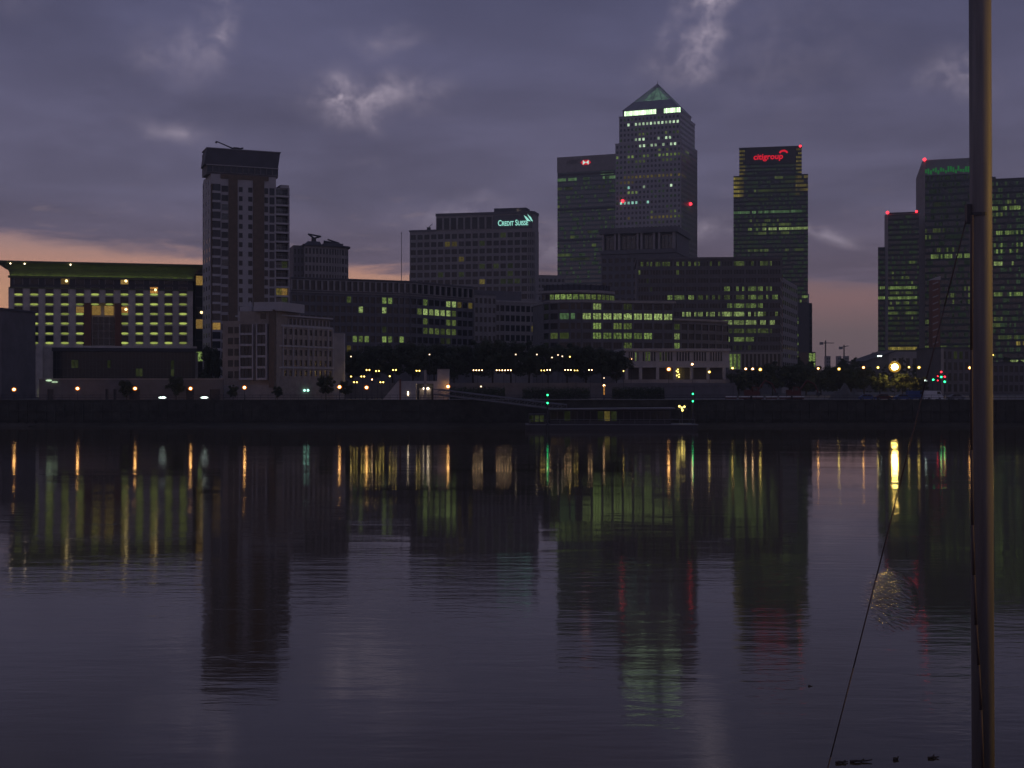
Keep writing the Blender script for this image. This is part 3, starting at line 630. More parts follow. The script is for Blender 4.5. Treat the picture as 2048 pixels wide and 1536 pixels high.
hx = MB(); X, Z = x(1172), zt(325, 1172)
hx.poly([(X - 2.6, -.6, Z - 1.9), (X, -.6, Z), (X - 2.6, -.6, Z + 1.9)]); hx.poly([(X + 2.6, -.6, Z - 1.9), (X + 2.6, -.6, Z + 1.9), (X, -.6, Z)]); hx.build('emblem_white', 'sign_white', b.root)
hx = MB()
hx.poly([(X - 4.6, -.55, Z), (X - 2.6, -.55, Z - 2.0), (X - 2.6, -.55, Z + 2.0)]); hx.poly([(X + 4.6, -.55, Z), (X + 2.6, -.55, Z + 2.0), (X + 2.6, -.55, Z - 2.0)]); hx.poly([(X - 2.6, -.55, Z + 2.0), (X, -.55, Z), (X + 2.6, -.55, Z + 2.0)]); hx.poly([(X - 2.6, -.55, Z - 2.0), (X + 2.6, -.55, Z - 2.0), (X, -.55, Z)]); hx.build('emblem_red', 'sign_red', b.root)
me = sign(b, 'HSBC', 4.6, x(1134), -.5, zt(327.5, 1145), 'stone_dark', width=x(1160) - x(1134), bold=.06); b.finish()

# --- the pyramid-topped tower
B = b = Bld('pyramid_tower', 'tallest tower with glowing top band and pyramid roof', 'skyscraper', (1231, 1019), (1362, 1000))
x = b.x; W = b.W; zt = lambda py, px=1300: b.z(py, x(px)); D = W
zsh = zt(284); zup = zt(229); zb0, zb1 = zt(226.5, 1310), zt(216, 1310); i1, i2 = 2.6, 5.5
b.mb('wall', 'steel').box(0, W, 0, D, 0, zsh); b.mb('upper_wall', 'steel').box(i1, W - i1 + 1.2, i1 - 1.2, D - i1, zsh, zup); b.mb('parapet', 'steel').box(-.3, W + .3, -.3, D + .3, zsh - .4, zsh + .5); b.mb('parapet', 'steel').box(i1 - .3, W - i1 + 1.5, i1 - 1.5, D, zup - .4, zup + .4)
for s in ((239, 246, 1280, 1288, 1, 'lit_gd'), (246, 254, 1256, 1362, .85, 'lit_w'), (264, 273, 1248, 1356, .6, 'lit_gd'), (274, 283, 1248, 1358, .65, 'lit_w'), (284, 294, 1262, 1356, .6, 'lit_w'), (295, 304, 1318, 1345, .4, 'lit_gd'), (296, 304, 1370, 1378, 1, 'lit_g'), (305, 316, 1232, 1358, .7, 'lit_g'), (305, 316, 1358, 1380, .7, 'lit_gd'),
          (316, 327, 1232, 1295, .6, 'lit_gd'), (316, 327, 1312, 1318, 1, 'lit_gb'), (316, 327, 1325, 1348, .8, 'lit_gd'), (316, 327, 1360, 1372, .7, 'lit_gd'), (337, 347, 1312, 1318, 1, 'lit_gx'), (347, 358, 1248, 1372, .92, 'lit_yd'), (360, 372, 1231, 1272, .85, 'lit_yd'), (370, 381, 1254, 1264, .9, 'lit_c'), (370, 381, 1287, 1294, 1, 'lit_w'), (370, 381, 1336, 1348, 1, 'lit_w'),
          (381, 392, 1252, 1280, .9, 'lit_g'), (403, 413, 1240, 1296, .75, 'lit_c'), (412, 422, 1372, 1380, 1, 'lit_gd'), (422, 432, 1296, 1356, .6, 'lit_gd'), (433, 443, 1248, 1272, .8, 'lit_yd'), (433, 443, 1298, 1345, .85, 'lit_yd'), (433, 443, 1350, 1366, .9, 'lit_gd'), (444, 454, 1290, 1330, .5, 'lit_gx'), (465, 476, 1362, 1380, .8, 'lit_g'), (476, 510, 1362, 1380, .2, 'lit_gx'), (236, 560, 1232, 1395, .22, 'lit_s')): b.lit(*s)
nr = 33
b.grid((0, 0), (W, 0), zt(625), zsh - .6, 17, nr, pier=1.35, span=1.9, depth=.35, wall='steel', glass_m='glass_navy', each=False); b.grid((W, 0), (W, D), zt(625), zsh - .6, 17, nr, pier=1.35, span=1.9, depth=.35, wall='steel', glass_m='glass_navy', each=False)
b.grid((i1, i1 - 1.2), (W - i1 + 1.2, i1 - 1.2), zsh + .8, zup - .6, 16, 5, pier=1.35, span=1.9, depth=.3, wall='steel', glass_m='glass_navy', part='upper_wall', each=False); b.grid((W - i1 + 1.2, i1 - 1.2), (W - i1 + 1.2, D - i1), zsh + .8, zup - .6, 16, 5, pier=1.35, span=1.9, depth=.3, wall='steel', glass_m='glass_navy', part='upper_wall', each=False)
b.mb('belvedere', 'metal_grey').box(i2 - 1, W - i2 + 2, i2 - 1, D - i2, zup, zb1 + .6)
xa, xm0, xm1, xb_ = x(1248.5, i2 - 1), x(1312.5, i2 - 1), x(1327.5, i2 - 1), x(1361, i2 - 1)
for (a, c, n) in ((xa, xm0, 16), (xm1, xb_, 9)):
    for k in range(n):
        m = MB(); w_ = (c - a) / n; m.box(a + k * w_ + .14, a + (k + 1) * w_ - .14, i2 - 1.12, i2 - 1.02, zb0, zb1); m.build('top_light_panel', 'tower_top', b.root)
    b.mb('belvedere_frame', 'steel').box(a - .3, c + .3, i2 - 1.3, i2 - 1.0, zb1, zb1 + .5); b.mb('belvedere_frame', 'steel').box(a - .3, c + .3, i2 - 1.3, i2 - 1.0, zb0 - .5, zb0)
c = W / 2 + .5; pz0, pz1 = zb1 + .6, b.z(169, c, c); hw = W / 2 - i2 + 1.6
core = MB(); core.prism([(c - hw * .8, c - hw * .8), (c + hw * .8, c - hw * .8), (c + hw * .8, c + hw * .8), (c - hw * .8, c + hw * .8)], pz0, pz1 - 3, [(c - .3, c - .3), (c + .3, c - .3), (c + .3, c + .3), (c - .3, c + .3)])
core.build('pyramid_lantern', 'lantern', b.root)
pr = b.mb('pyramid', 'steel'); n = 22
for k in range(n):
    f0, f1 = k / n, (k + .62) / n; a0, a1 = hw * (1 - f0), hw * (1 - f1); z0, z1 = pz0 + (pz1 - pz0) * f0, pz0 + (pz1 - pz0) * f1
    sq = lambda a: [(c - a, c - a), (c + a, c - a), (c + a, c + a), (c - a, c + a)]
    s0, s1 = sq(a0), sq(a1)
    for e in range(4):
        e2 = (e + 1) % 4
        if k < n // 3 or k > n - 4: s1 = sq(hw * (1 - (k + 1.02) / n)) ; z1 = pz0 + (pz1 - pz0) * (k + 1.02) / n
        pr.poly([(*s0[e], z0), (*s0[e2], z0), (*s1[e2], z1), (*s1[e], z1)])
for sx, sy in ((-1, -1), (1, -1), (1, 1), (-1, 1)): b.mb('pyramid_rib', 'steel').tube((c + sx * hw, c + sy * hw, pz0), (c, c, pz1 + .5), .35, .2, 6)
for k in (-.5, 0, .5): b.mb('pyramid_rib', 'steel').tube((c + k * hw, c - hw, pz0), (c + k * hw * .15, c - hw * .15, pz0 + (pz1 - pz0) * .85), .22, .18, 6)
m = MB(); m.tube((c, c, pz1), (c, c, pz1 + 3), .3, .1); m.build('finial', 'steel', b.root)
warn(b, 1245, 402, s=.95); X = W + 1.2; o = link('warning_light', red_me, b.root, (X, 26, zt(402, 1310))); o.scale = (.95,) * 3; b.finish()

# --- dark attic block
B = b = Bld('attic_block', 'dark stone block with tall columned openings at its top, below the pyramid tower', 'office building', (1203, 700), (1352, 688))
x = b.x; W = b.W; zt = lambda py, px=1280: b.z(py, x(px)); D = 40
b.mb('wall', 'stone_dark').box(0, W, 0, D, 0, zt(508)); b.mb('wall', 'stone_dark').box(0, W, 3, D, zt(508), zt(455)); b.mb('cornice', 'stone_dark').box(-1, W + 1, -1.0, D, zt(466), zt(455)); b.mb('cornice', 'stone_dark').box(-.5, W + .5, -.5, D, zt(507), zt(499))
for px in (1204, 1228, 1236, 1273, 1281, 1306, 1316, 1345): b.mb('column', 'stone').box(x(px), x(px) + 1.1, -.3, 2.9, zt(499), zt(466))
for (a, c, nn) in ((1208, 1226, 2), (1241, 1270, 3), (1287, 1304, 2), (1320, 1343, 3)):
    for k in range(nn):
        m = MB(); w_ = (x(c) - x(a)) / nn; m.box(x(a) + k * w_ + .15, x(a) + (k + 1) * w_ - .15, 2.5, 2.95, zt(497), zt(471)); m.build('attic_window', 'glass_navy', b.root)
    b.mb('transom', 'stone').box(x(a), x(c), 2.3, 2.9, zt(471), zt(469.5))
b.lit(528, 534, 1230, 1237, 1, 'lit_gd')
b.grid((0, 0), (W, 0), zt(640), zt(512), 12, 8, pier=1.2, span=1.9, depth=.3, wall='stone_dark', each=False); b.finish()

# --- wide office with long lit rows
B = b = Bld('wide_office', 'wide dark office block with long rows of green-lit windows and barber-striped right corner', 'office building', (1275, 520), (1562, 516))
x = b.x; W = b.W; zt = lambda py, px=1430: b.z(py, x(px)); D = 40; Hh = zt(519)
b.mb('wall', 'stone_dark').box(0, W, 0, D, 0, Hh); b.mb('cornice', 'stone_dark').box(-.5, W + .5, -.7, D, Hh, Hh + .9); b.mb('roof_plant', 'roof_dark').box(x(1385), x(1540), 8, 30, Hh + .9, zt(512))
for s in ((520, 535, 1277, 1553, .62, 'lit_gd'), (539, 553, 1275, 1283, 1, 'lit_gd'), (539, 553, 1352, 1360, 1, 'lit_gd'), (555, 568, 1290, 1297, 1, 'lit_gx'), (571, 585, 1285, 1310, .5, 'lit_gx'), (568, 584, 1440, 1541, .6, 'lit_g'), (585, 601, 1332, 1386, .95, 'lit_g'), (585, 601, 1390, 1500, .6, 'lit_gd'), (585, 601, 1500, 1555, .8, 'lit_g'),
          (602, 618, 1451, 1527, .75, 'lit_g'), (619, 635, 1362, 1527, .78, 'lit_gb'), (619, 635, 1527, 1555, .5, 'lit_gd'), (636, 652, 1420, 1550, .85, 'lit_gb'), (653, 669, 1451, 1553, .8, 'lit_gd'), (670, 686, 1454, 1460, 1, 'lit_gb'), (670, 686, 1461, 1507, .9, 'lit_g'), (687, 704, 1460, 1500, .4, 'lit_gx'), (705, 732, 1455, 1485, 1, 'lit_g')): b.lit(*s)
b.grid((0, 0), (W, 0), zt(704), zt(519), 48, 11, pier=.28, span=1.55, depth=.3, wall='stone_dark', each=False, mull=1)
for k in range(13): b.mb('wall_pier', 'stone_dark').box(W * k / 12 - .35, W * k / 12 + .35, -.5, 0, zt(704), zt(519))
b.grid((0, 0), (W, 0), zt(740), zt(706), 36, 1, pier=.5, span=.8, depth=.4, wall='stone', part='base_storey', each=False)
b.mb('base_storey', 'stone').box(-.3, W + .3, -.6, 0, zt(708), zt(704))
for k in range(9):  # pale bars put the lit diagonal edges of the corner into colour
    py = 558 + 18 * k; m = MB(); X = W - .4; z0 = zt(py, 1560)
    m.hexa([(X, -.75, z0), (X + .9, -.75, z0 - 1.5), (X + .9, -.15, z0 - 1.5), (X, -.15, z0), (X, -.75, z0 + .55), (X + .9, -.75, z0 - .95), (X + .9, -.15, z0 - .95), (X, -.15, z0 + .55)]); m.build('lit_edge_bar', 'stone_pale', b.root)
b.mb('red_glow_panel', 'brick_red').box(W - .6, W + .6, -.12, .4, zt(704), zt(550))  # red light on the corner put into the panel colour
b.finish()
B = b = Bld('side_office', 'plain grey narrow office at the right end of the wide office', 'office building', (1564, 560), (1594, 610))
h = b.z(560, b.W * .3); b.mb('wall', 'stone').prism([(0, 0), (b.W, 0), (b.W, 20), (0, 20)], 0, h); b.lit(690, 720, 1560, 1580, .3, 'lit_gx')
b.grid((0, 0), (b.W, 0), 3, h - 1, 8, 12, pier=1.6, span=1.9, depth=.25, wall='stone', each=False); b.finish()

# --- curved stepped office
B = b = Bld('curved_office', 'curved stepped office in front with bright yellow-green window rows', 'office building', (1163, 440), (1346, 446))
x = b.x; W = b.W; zt = lambda py, px=1250: b.z(py, x(px)); D = 28
left = [(x(1088, 9), 9.0), (x(1100, 5), 5.0), (x(1118, 2.6), 2.6), (x(1140, 1.0), 1.0), (0, 0)]
right = [(W, 0), (x(1375, 1.5), 1.5), (x(1402, 4), 4.0), (x(1430, 8), 8.0), (x(1456, 13), 13.0)]
t2, t3 = zt(606), zt(640)
b.mb('wall', 'stone_dark').prism(left + [right[0]] + [(W + .1, D), (left[0][0], D)], 0, t2); b.mb('wall', 'stone_dark').prism(right + [(right[-1][0], D), (W, D)], 0, t3)
drop = lambda L, o: [(p, q - o) for p, q in L]
b.mb('cornice', 'stone').prism(drop(left, .7) + [(W + .8, -.7), (W + .8, D), (left[0][0] - .6, D)], t2, t2 + .8); b.mb('cornice', 'stone').prism(drop(right, .7) + [(right[-1][0] + .5, D), (W, D)], t3, t3 + .7)
dr = ell(x(1172), 15, x(1250) - x(1172), 11, 200, 345, 16); b.mb('drum', 'stone_dark').prism(dr, t2 + .8, zt(585)); b.mb('drum_roof', 'stone').prism(ell(x(1172), 15, x(1252) - x(1172), 12, 180, 360, 20), zt(585), zt(580)); b.mb('drum_top', 'roof_dark').prism(ell(x(1175), 16, x(1240) - x(1175), 9, 180, 360, 20), zt(580), zt(567))
for k in range(18): a = R(185 + 10 * k); b.mb('drum_top', 'metal_dark').tube((x(1175) + (x(1242) - x(1175)) * math.cos(a), 16 + 9.4 * math.sin(a), zt(580)), (x(1175) + (x(1242) - x(1175)) * math.cos(a), 16 + 9.4 * math.sin(a), zt(566)), .22, n=6)
for s in ((586, 600, 1100, 1175, .85, 'lit_g'), (586, 600, 1175, 1235, .85, 'lit_gd'), (606, 621, 1190, 1203, 1, 'lit_gb'), (606, 621, 1225, 1260, .35, 'lit_gx'), (623, 642, 1160, 1346, 1, 'lit_gb'), (623, 642, 1100, 1152, .9, 'lit_gg'), (643, 662, 1190, 1203, 1, 'lit_g'), (643, 662, 1228, 1262, .7, 'lit_gd'), (643, 662, 1350, 1366, .9, 'lit_gd'), (663, 681, 1178, 1300, .95, 'lit_g'), (663, 681, 1300, 1340, .7, 'lit_gd'), (663, 681, 1098, 1150, .75, 'lit_gd'), (663, 681, 1350, 1364, 1, 'lit_gb'), (682, 699, 1240, 1275, .8, 'lit_gd'), (682, 699, 1350, 1366, 1, 'lit_g')): b.lit(*s)
kw = dict(pier=.75, span=1.25, depth=.35, wall='stone_dark', mull=2)
b.grid((0, 0), (W, 0), zt(701), zt(604), 9, 5, **kw)
for p, q in zip(left[:-1], left[1:]): b.grid(p, q, zt(701), zt(604), 2 if p is left[3] else 1, 5, pier=.6, span=1.25, depth=.35, wall='stone_dark')
for p, q in zip(right[:-1], right[1:]): b.grid(p, q, zt(701), zt(643), 2, 3, **kw)
for p, q in zip(dr[:-1], dr[1:]): b.grid(p, q, t2 + 1.0, zt(586), 1, 1, pier=.35, span=.7, depth=.2, wall='stone_dark', part='drum')
b.finish()

# --- colonnaded podium
B = b = Bld('colonnade', 'pale stone podium with square columns and one storey of tall windows, facing the river', 'podium', (1249, 402), (1458, 404), z0=TERR - 2.6)
x = b.x; W = b.W; zt = lambda py, px=1350: b.z(py, x(px))
b.mb('wall', 'stone_pale').box(0, W, .0, 20, zt(735), zt(699)); b.mb('cornice', 'stone_pale').box(-.4, W + .4, -.6, 20, zt(702), zt(697)); b.mb('string_course', 'stone_pale').box(-.2, W + .2, -.4, 0, zt(735), zt(724)); b.mb('back_wall', 'stone_dark').box(0, W, 5, 20, 0, zt(735)); b.mb('plinth', 'stone').box(-.2, W + .2, -.6, 20, 0, zt(759))
for px in (1253, 1281, 1315, 1348.7, 1383, 1416, 1448): m = MB(); m.box(x(px) - .45, x(px) + .45, -.35, .6, zt(759), zt(735)); m.build('column', 'stone_pale', b.root)
b.lit(702, 724, 1268, 1272, 1, 'lit_g'); b.lit(702, 724, 1288, 1300, 1, 'lit_gd'); b.lit(702, 724, 1315, 1345, .3, 'lit_gx')
for a, c in zip((1253, 1281, 1315, 1348.7, 1383, 1416), (1281, 1315, 1348.7, 1383, 1416, 1448)): b.grid((x(a) + .5, 0), (x(c) - .5, 0), zt(723), zt(703), 5, 1, pier=.28, span=.3, depth=.2, wall='stone_pale', each=True)
for px, py in ((1356, 739), (1356, 744), (1358, 749), (1353, 742), (1353.5, 751), (1358, 754)):
    m = MB(); X = x(px, 4.5); m.ball((X, 4.5, b.z(py, X, 4.5)), .22, 6, 4); m.build('fairy_light', 'berth', b.root)
b.finish()

# --- tower with the red sign
B = b = Bld('red_sign_tower', 'dark glass tower with red lettering on top and yellow-lit stepped corners', 'office tower', (1467, 1088), (1616, 1076))
x = b.x; W = b.W; zt = lambda py, px=1540: b.z(py, x(px)); D = 55; c1, c2 = x(1478.5), x(1603.5); zl = zt(350); zT = zt(295.5)
b.mb('wall', 'glass_blue').box(0, W, 0, D, 0, zl); b.mb('upper_wall', 'glass_blue').box(c1, c2, -.02, D - 3, zl, zT); b.mb('parapet', 'metal_dark').box(c1 - .2, c2 + .2, -.4, D - 3, zT, zT + .8); b.mb('sign_panel', 'metal_dark').box(x(1492), x(1591), -.3, 0, zt(327), zT)
for s in ((298, 395, 1479, 1489, .95, 'lit_yd'), (298, 395, 1592, 1604, .95, 'lit_yd'), (350, 392, 1467, 1479, 1, 'lit_y'), (340, 385, 1604, 1617, .9, 'lit_yd'), (332, 337, 1490, 1592, .9, 'lit_gg'), (346, 356, 1549, 1568, .9, 'lit_gd'), (358, 364, 1570, 1590, .8, 'lit_gx'), (376, 385, 1508, 1536, .8, 'lit_gd'), (376, 385, 1536, 1585, .8, 'lit_gx'), (398, 406, 1508, 1535, .7, 'lit_gx'), (410, 415, 1505, 1545, .6, 'lit_gd'),
          (416, 424, 1467, 1602, .85, 'lit_gg'), (424, 431, 1578, 1615, .8, 'lit_gd'), (424, 431, 1480, 1504, .6, 'lit_gx'), (436, 444, 1500, 1570, .5, 'lit_gd'), (446, 453, 1508, 1600, .6, 'lit_gd'), (455, 463, 1490, 1530, .6, 'lit_g'), (455, 463, 1530, 1617, .95, 'lit_gb'), (466, 472, 1508, 1580, .6, 'lit_gd'), (476, 484, 1488, 1510, .7, 'lit_gx'), (494, 502, 1490, 1608, .5, 'lit_gd'),
          (590, 730, 1592, 1614, .42, 'lit_g'), (330, 590, 1467, 1617, .40, 'lit_s')): b.lit(*s)
b.grid((0, 0), (W, 0), zt(735), zl - .5, 36, 45, pier=.25, span=1.35, depth=.2, wall='curtain_navy', glass_m='glass_navy', each=False)
b.grid((c1, -.03), (c2, -.03), zl + .2, zt(328), 32, 3, pier=.25, span=1.35, depth=.2, wall='curtain_navy', part='upper_wall', glass_m='glass_navy', each=False)
for a, c in ((1478.5, 1490), (1592, 1603.5)): b.grid((x(a), -.05), (x(c), -.05), zt(328), zT - .5, 3, 4, pier=.3, span=1.5, depth=.25, wall='curtain_navy', part='upper_wall', each=False)
sign(b, 'citigroup', 6.6, x(1507), -.6, zt(318.5), 'sign_red', width=x(1566) - x(1507), bold=.16, shear=.1)
ar = MB(); X, Z = x(1567), zt(305.5)
aa = [(X + 3.6 * math.cos(R(t)), Z + 2.6 * math.sin(R(t)) - .6) for t in range(0, 181, 15)]; ai = [(X + 2.2 * math.cos(R(t)), Z + 1.2 * math.sin(R(t)) - .8) for t in range(180, -1, -15)]
ar.prism(aa + ai, -.1, .1); ar.v = [(p, r - .6, q) for p, q, r in ar.v]; ar.build('umbrella_emblem', 'sign_red', b.root)
warn(b, 1600.5, 292, s=.8); m = MB(); m.box(c2 - 1.2, c2 - .7, 1, 1.5, zT + .8, zT + 3); m.build('light_post', 'metal_dark', b.root)
b.mb('corner_fin', 'stone_pale').box(W - .2, W + .9, -.5, 3, 0, zt(588, 1615)); b.finish()
B = b = Bld('slim_block', 'thin dark slab against the pink sky, beside the red-signed tower', 'building', (1618.5, 900), (1624, 901)); h = b.z(606, 1)
b.mb('wall', 'metal_dark').box(0, b.W, 0, 12, 0, h); b.grid((0, 0), (b.W, 0), 2, h - 1, 1, 12, pier=.5, span=1.2, wall='curtain_navy', depth=.2, each=False); b.finish()
B = b = Bld('lit_annexe', 'tiny green-lit annexe at the foot of the red-signed tower', 'building', (1617, 700), (1631, 701)); h = b.z(704, 2)
b.lit(700, 760, 1610, 1640, .75, 'lit_g'); b.mb('wall', 'metal_dark').box(0, b.W, 0, 12, 0, h); b.grid((0, 0), (b.W, 0), .5, h - .3, 2, 4, pier=.4, span=.8, wall='curtain_navy', depth=.2); b.finish()

# --- right-hand towers
B = b = Bld('stepped_tower', 'dark tower with lower left step and two red roof lights, beside the sky gap', 'office tower', (1776, 812), (1838, 807))
x = b.x; W = b.W; zt = lambda py, px=1805: b.z(py, x(px)); D = 34; zT = zt(427)
b.mb('wall', 'stone').prism([(x(1769, 5), 5), (0, 0), (W, 0), (W, D), (x(1769, 5), D)], 0, zT); b.mb('side_step', 'curtain_navy').box(x(1756, 4), x(1770, 4), 4, D, 0, zt(493, 1765)); b.mb('parapet', 'metal_dark').box(0, W, -.3, D, zT, zT + .8)
for s in ((455, 464, 1818, 1834, 1, 'lit_yd'), (495, 505, 1778, 1795, .6, 'lit_gx'), (520, 530, 1820, 1832, .6, 'lit_gd'), (540, 568, 1782, 1832, .25, 'lit_gd'), (568, 578, 1760, 1834, 1, 'lit_g'), (578, 586, 1780, 1834, .9, 'lit_gd'), (586, 597, 1757, 1834, 1, 'lit_g'), (604, 640, 1775, 1834, .45, 'lit_gd'), (640, 690, 1775, 1834, .3, 'lit_gx'), (690, 702, 1776, 1834, 1, 'lit_y'), (430, 700, 1750, 1840, .40, 'lit_s')): b.lit(*s)
b.grid((0, 0), (W, 0), zt(712), zT - .6, 16, 28, pier=.2, span=1.3, depth=.2, wall='curtain_navy', glass_m='glass_navy', each=False); b.grid((x(1756, 4), 4), (x(1770, 4), 4), zt(712), zt(497), 4, 21, pier=.3, span=1.3, depth=.2, wall='curtain_navy', glass_m='glass_navy', part='side_step', each=False)
warn(b, 1775, 425, s=.75); warn(b, 1833, 423, s=.6); b.finish()
B = b = Bld('green_glow_tower', 'tall dark tower with chamfered pale left corner and green glow below its roof', 'office tower', (1850, 836), (1968, 825))
x = b.x; W = b.W; zt = lambda py, px=1880: b.z(py, x(px)); D = 44; zT = zt(320, 1852)
xc = x(1832, 9); b.mb('wall', 'stone').prism([(xc, 9), (0, 0), (W, 0), (W, D), (xc, D)], 0, zt(352, 1850)); b.mb('crown', 'stone').prism([(xc, 9), (0, 0), (W, 0), (W, D), (xc, D)], zt(352, 1850), zT, [(x(1844, 4), 6), (0, 0), (W, 0), (W, D), (x(1844, 4), D)])
for s in ((398, 408, 1866, 1880, .7, 'lit_gx'), (456, 463, 1848, 1888, .8, 'lit_gd'), (468, 476, 1850, 1862, .9, 'lit_gd'), (492, 500, 1875, 1910, .3, 'lit_gd'), (503, 513, 1860, 1942, .8, 'lit_g'), (575, 585, 1920, 1945, .5, 'lit_gd'), (590, 615, 1855, 1940, .2, 'lit_gd'), (656, 669, 1885, 1942, .85, 'lit_gb'), (684, 697, 1850, 1942, .5, 'lit_gd'), (640, 655, 1850, 1865, .8, 'lit_gd'), (350, 715, 1850, 1970, .35, 'lit_s')): b.lit(*s)
b.grid((0, 0), (W, 0), zt(715), zt(350), 30, 28, pier=.2, span=1.4, depth=.2, wall='curtain_navy', glass_m='glass_navy', each=False)
b.mb('crown_glass', 'glass_green').box(.2, W, -.15, -.02, zt(350), zT - .4)
rr = random.Random(9)
for k in range(19):
    a = x(1850 + 5 * k); z0 = zt(346 - rr.uniform(-2, 5), 1890); m = MB(); m.box(a, a + 1.1, -.4, -.2, z0, z0 + rr.uniform(1.5, 4.0)); m.build('green_crown_light', 'sign_green', b.root)
warn(b, 1849, 319, s=.85); b.finish()
B = b = Bld('edge_tower', 'dark tower with scattered lit windows, cut off by the right edge behind the mast', 'office tower', (1983, 848), (2100, 837))
x = b.x; W = b.W; zt = lambda py, px=2015: b.z(py, x(px)); D = 40; zT = zt(359)
b.mb('wall', 'glass_navy').box(0, W, 0, D, 0, zT); b.mb('parapet', 'metal_dark').box(-.2, W, -.4, D, zT, zT + .8); b.mb('plant_room', 'roof_dark').box(x(1984), x(1992), 3, 10, zT + .8, zT + 2.6)
for s in ((395, 412, 2015, 2040, .4, 'lit_gd'), (414, 423, 1985, 2042, .6, 'lit_g'), (426, 436, 1985, 2005, .7, 'lit_gd'), (458, 468, 1990, 2048, .5, 'lit_g'), (480, 502, 1985, 2045, .4, 'lit_g'), (505, 512, 1985, 2005, .5, 'lit_gx'), (523, 535, 1985, 2045, .3, 'lit_gb'), (580, 595, 1985, 2048, .6, 'lit_g'), (630, 645, 1988, 2010, .8, 'lit_gd'), (645, 660, 1985, 2005, .4, 'lit_gd'), (670, 682, 1990, 2048, .5, 'lit_gd'), (684, 694, 2030, 2060, .9, 'lit_y'), (715, 725, 2008, 2048, .8, 'lit_gb'), (365, 725, 1983, 2110, .32, 'lit_s')): b.lit(*s)
b.grid((0, 0), (W, 0), zt(730), zT - .5, 26, 30, pier=.22, span=1.4, depth=.2, wall='curtain_navy', glass_m='glass_navy', each=False); b.finish()
# pink stair tower with slanting stripes
B = b = Bld('stair_tower', 'slim pale reddish stair tower with slanting stripes, before the green-crowned tower', 'stair tower', (1865, 560), (1880, 560)); h = b.z(560, 1)
b.mb('shaft', 'brick_red').box(0, b.W, 0, 5, 0, h); b.mb('cap', 'stone_pale').hexa([(-.2, -.2, h), (b.W + .2, -.2, h), (b.W + .2, 5, h), (-.2, 5, h), (-.2, -.2, h + .3), (b.W + .2, -.2, h + 1.6), (b.W + .2, 5, h + 1.6), (-.2, 5, h + .3)])
for k in range(11):
    z0 = h - 2.0 - 2.85 * k; m = MB(); m.hexa([(.1, -.3, z0), (b.W * .75, -.3, z0 + .9), (b.W * .75, 0, z0 + .9), (.1, 0, z0), (.1, -.3, z0 + .5), (b.W * .75, -.3, z0 + 1.4), (b.W * .75, 0, z0 + 1.4), (.1, 0, z0 + .5)]); m.build('stair_stripe', 'stone_pale', b.root)
b.finish()
# low buildings on the right
B = b = Bld('gabled_hall', 'low hall with sloping dark roof and pale wall, behind the brightest lamp', 'hall', (1731, 640), (1862, 645)); x = b.x; zt = lambda py: b.z(py, 10)
b.mb('wall', 'stone').box(x(1778), b.W, 0, 20, 0, zt(703)); b.mb('wall', 'stone_dark').hexa([(0, .2, 0), (x(1778), .2, 0), (x(1778), 20, 0), (0, 20, 0), (0, .2, zt(726)), (x(1778), .2, zt(706)), (x(1778), 20, zt(706)), (0, 20, zt(726))])
b.mb('roof', 'roof_dark').hexa([(-.5, -.6, zt(725)), (x(1792), -.6, zt(703)), (x(1792), 20, zt(703)), (-.5, 20, zt(725)), (-.5, -.6, zt(722)), (x(1792), -.6, zt(700)), (x(1792), 20, zt(700)), (-.5, 20, zt(722))])
m = MB(); m.box(x(1754), x(1762), -.9, -.6, zt(713), zt(711)); m.build('wall_light', 'lamp_white', b.root)
b.grid((x(1782), 0), (b.W, 0), 1, zt(712), 6, 2, pier=1.5, span=2.2, depth=.2, wall='stone'); b.finish()
B = b = Bld('dark_warehouse', 'dark flat-roofed warehouse beside the stair tower, two dim lit windows', 'warehouse', (1882, 500), (1972, 503)); x = b.x; h = b.z(697, 8)
b.mb('wall', 'stone_dark').box(0, b.W, 0, 20, 0, h); b.mb('parapet', 'roof_dark').box(-.3, b.W + .3, -.3, 20, h, h + .5); b.lit(700, 713, 1910, 1930, 1, 'lit_gx'); b.lit(714, 726, 1916, 1930, 1, 'lit_gx'); b.mb('corner_pier', 'stone').box(-.1, .9, -.4, 0, 0, h)
b.grid((0, 0), (b.W, 0), .4, h - .5, 8, 4, pier=.9, span=1.3, depth=.25, wall='stone_dark'); b.finish()
B = b = Bld('low_office', 'low dark office at the right edge behind the mast, one bright strip window', 'office building', (1975, 520), (2120, 524)); x = b.x; h = b.z(726, 8)
b.mb('wall', 'stone_dark').box(0, b.W, 0, 20, 0, h); b.mb('parapet', 'roof_dark').box(-.3, b.W + .3, -.3, 20, h, h + .4)
b.grid((0, 0), (b.W, 0), .4, h - .5, 14, 3, pier=.7, span=1.3, depth=.25, wall='stone_dark'); b.finish()
B = b = Bld('far_slab', 'grey slab glimpsed between the CREDIT SUISSE tower and the green glass tower', 'building', (1074, 900), (1130, 905)); h = b.z(550, 5)
b.mb('wall', 'stone').box(0, b.W, 0, 20, 0, h); b.grid((0, 0), (b.W, 0), 3, h - 1.5, 7, 18, pier=.9, span=1.9, depth=.25, wall='stone', each=False); b.finish()

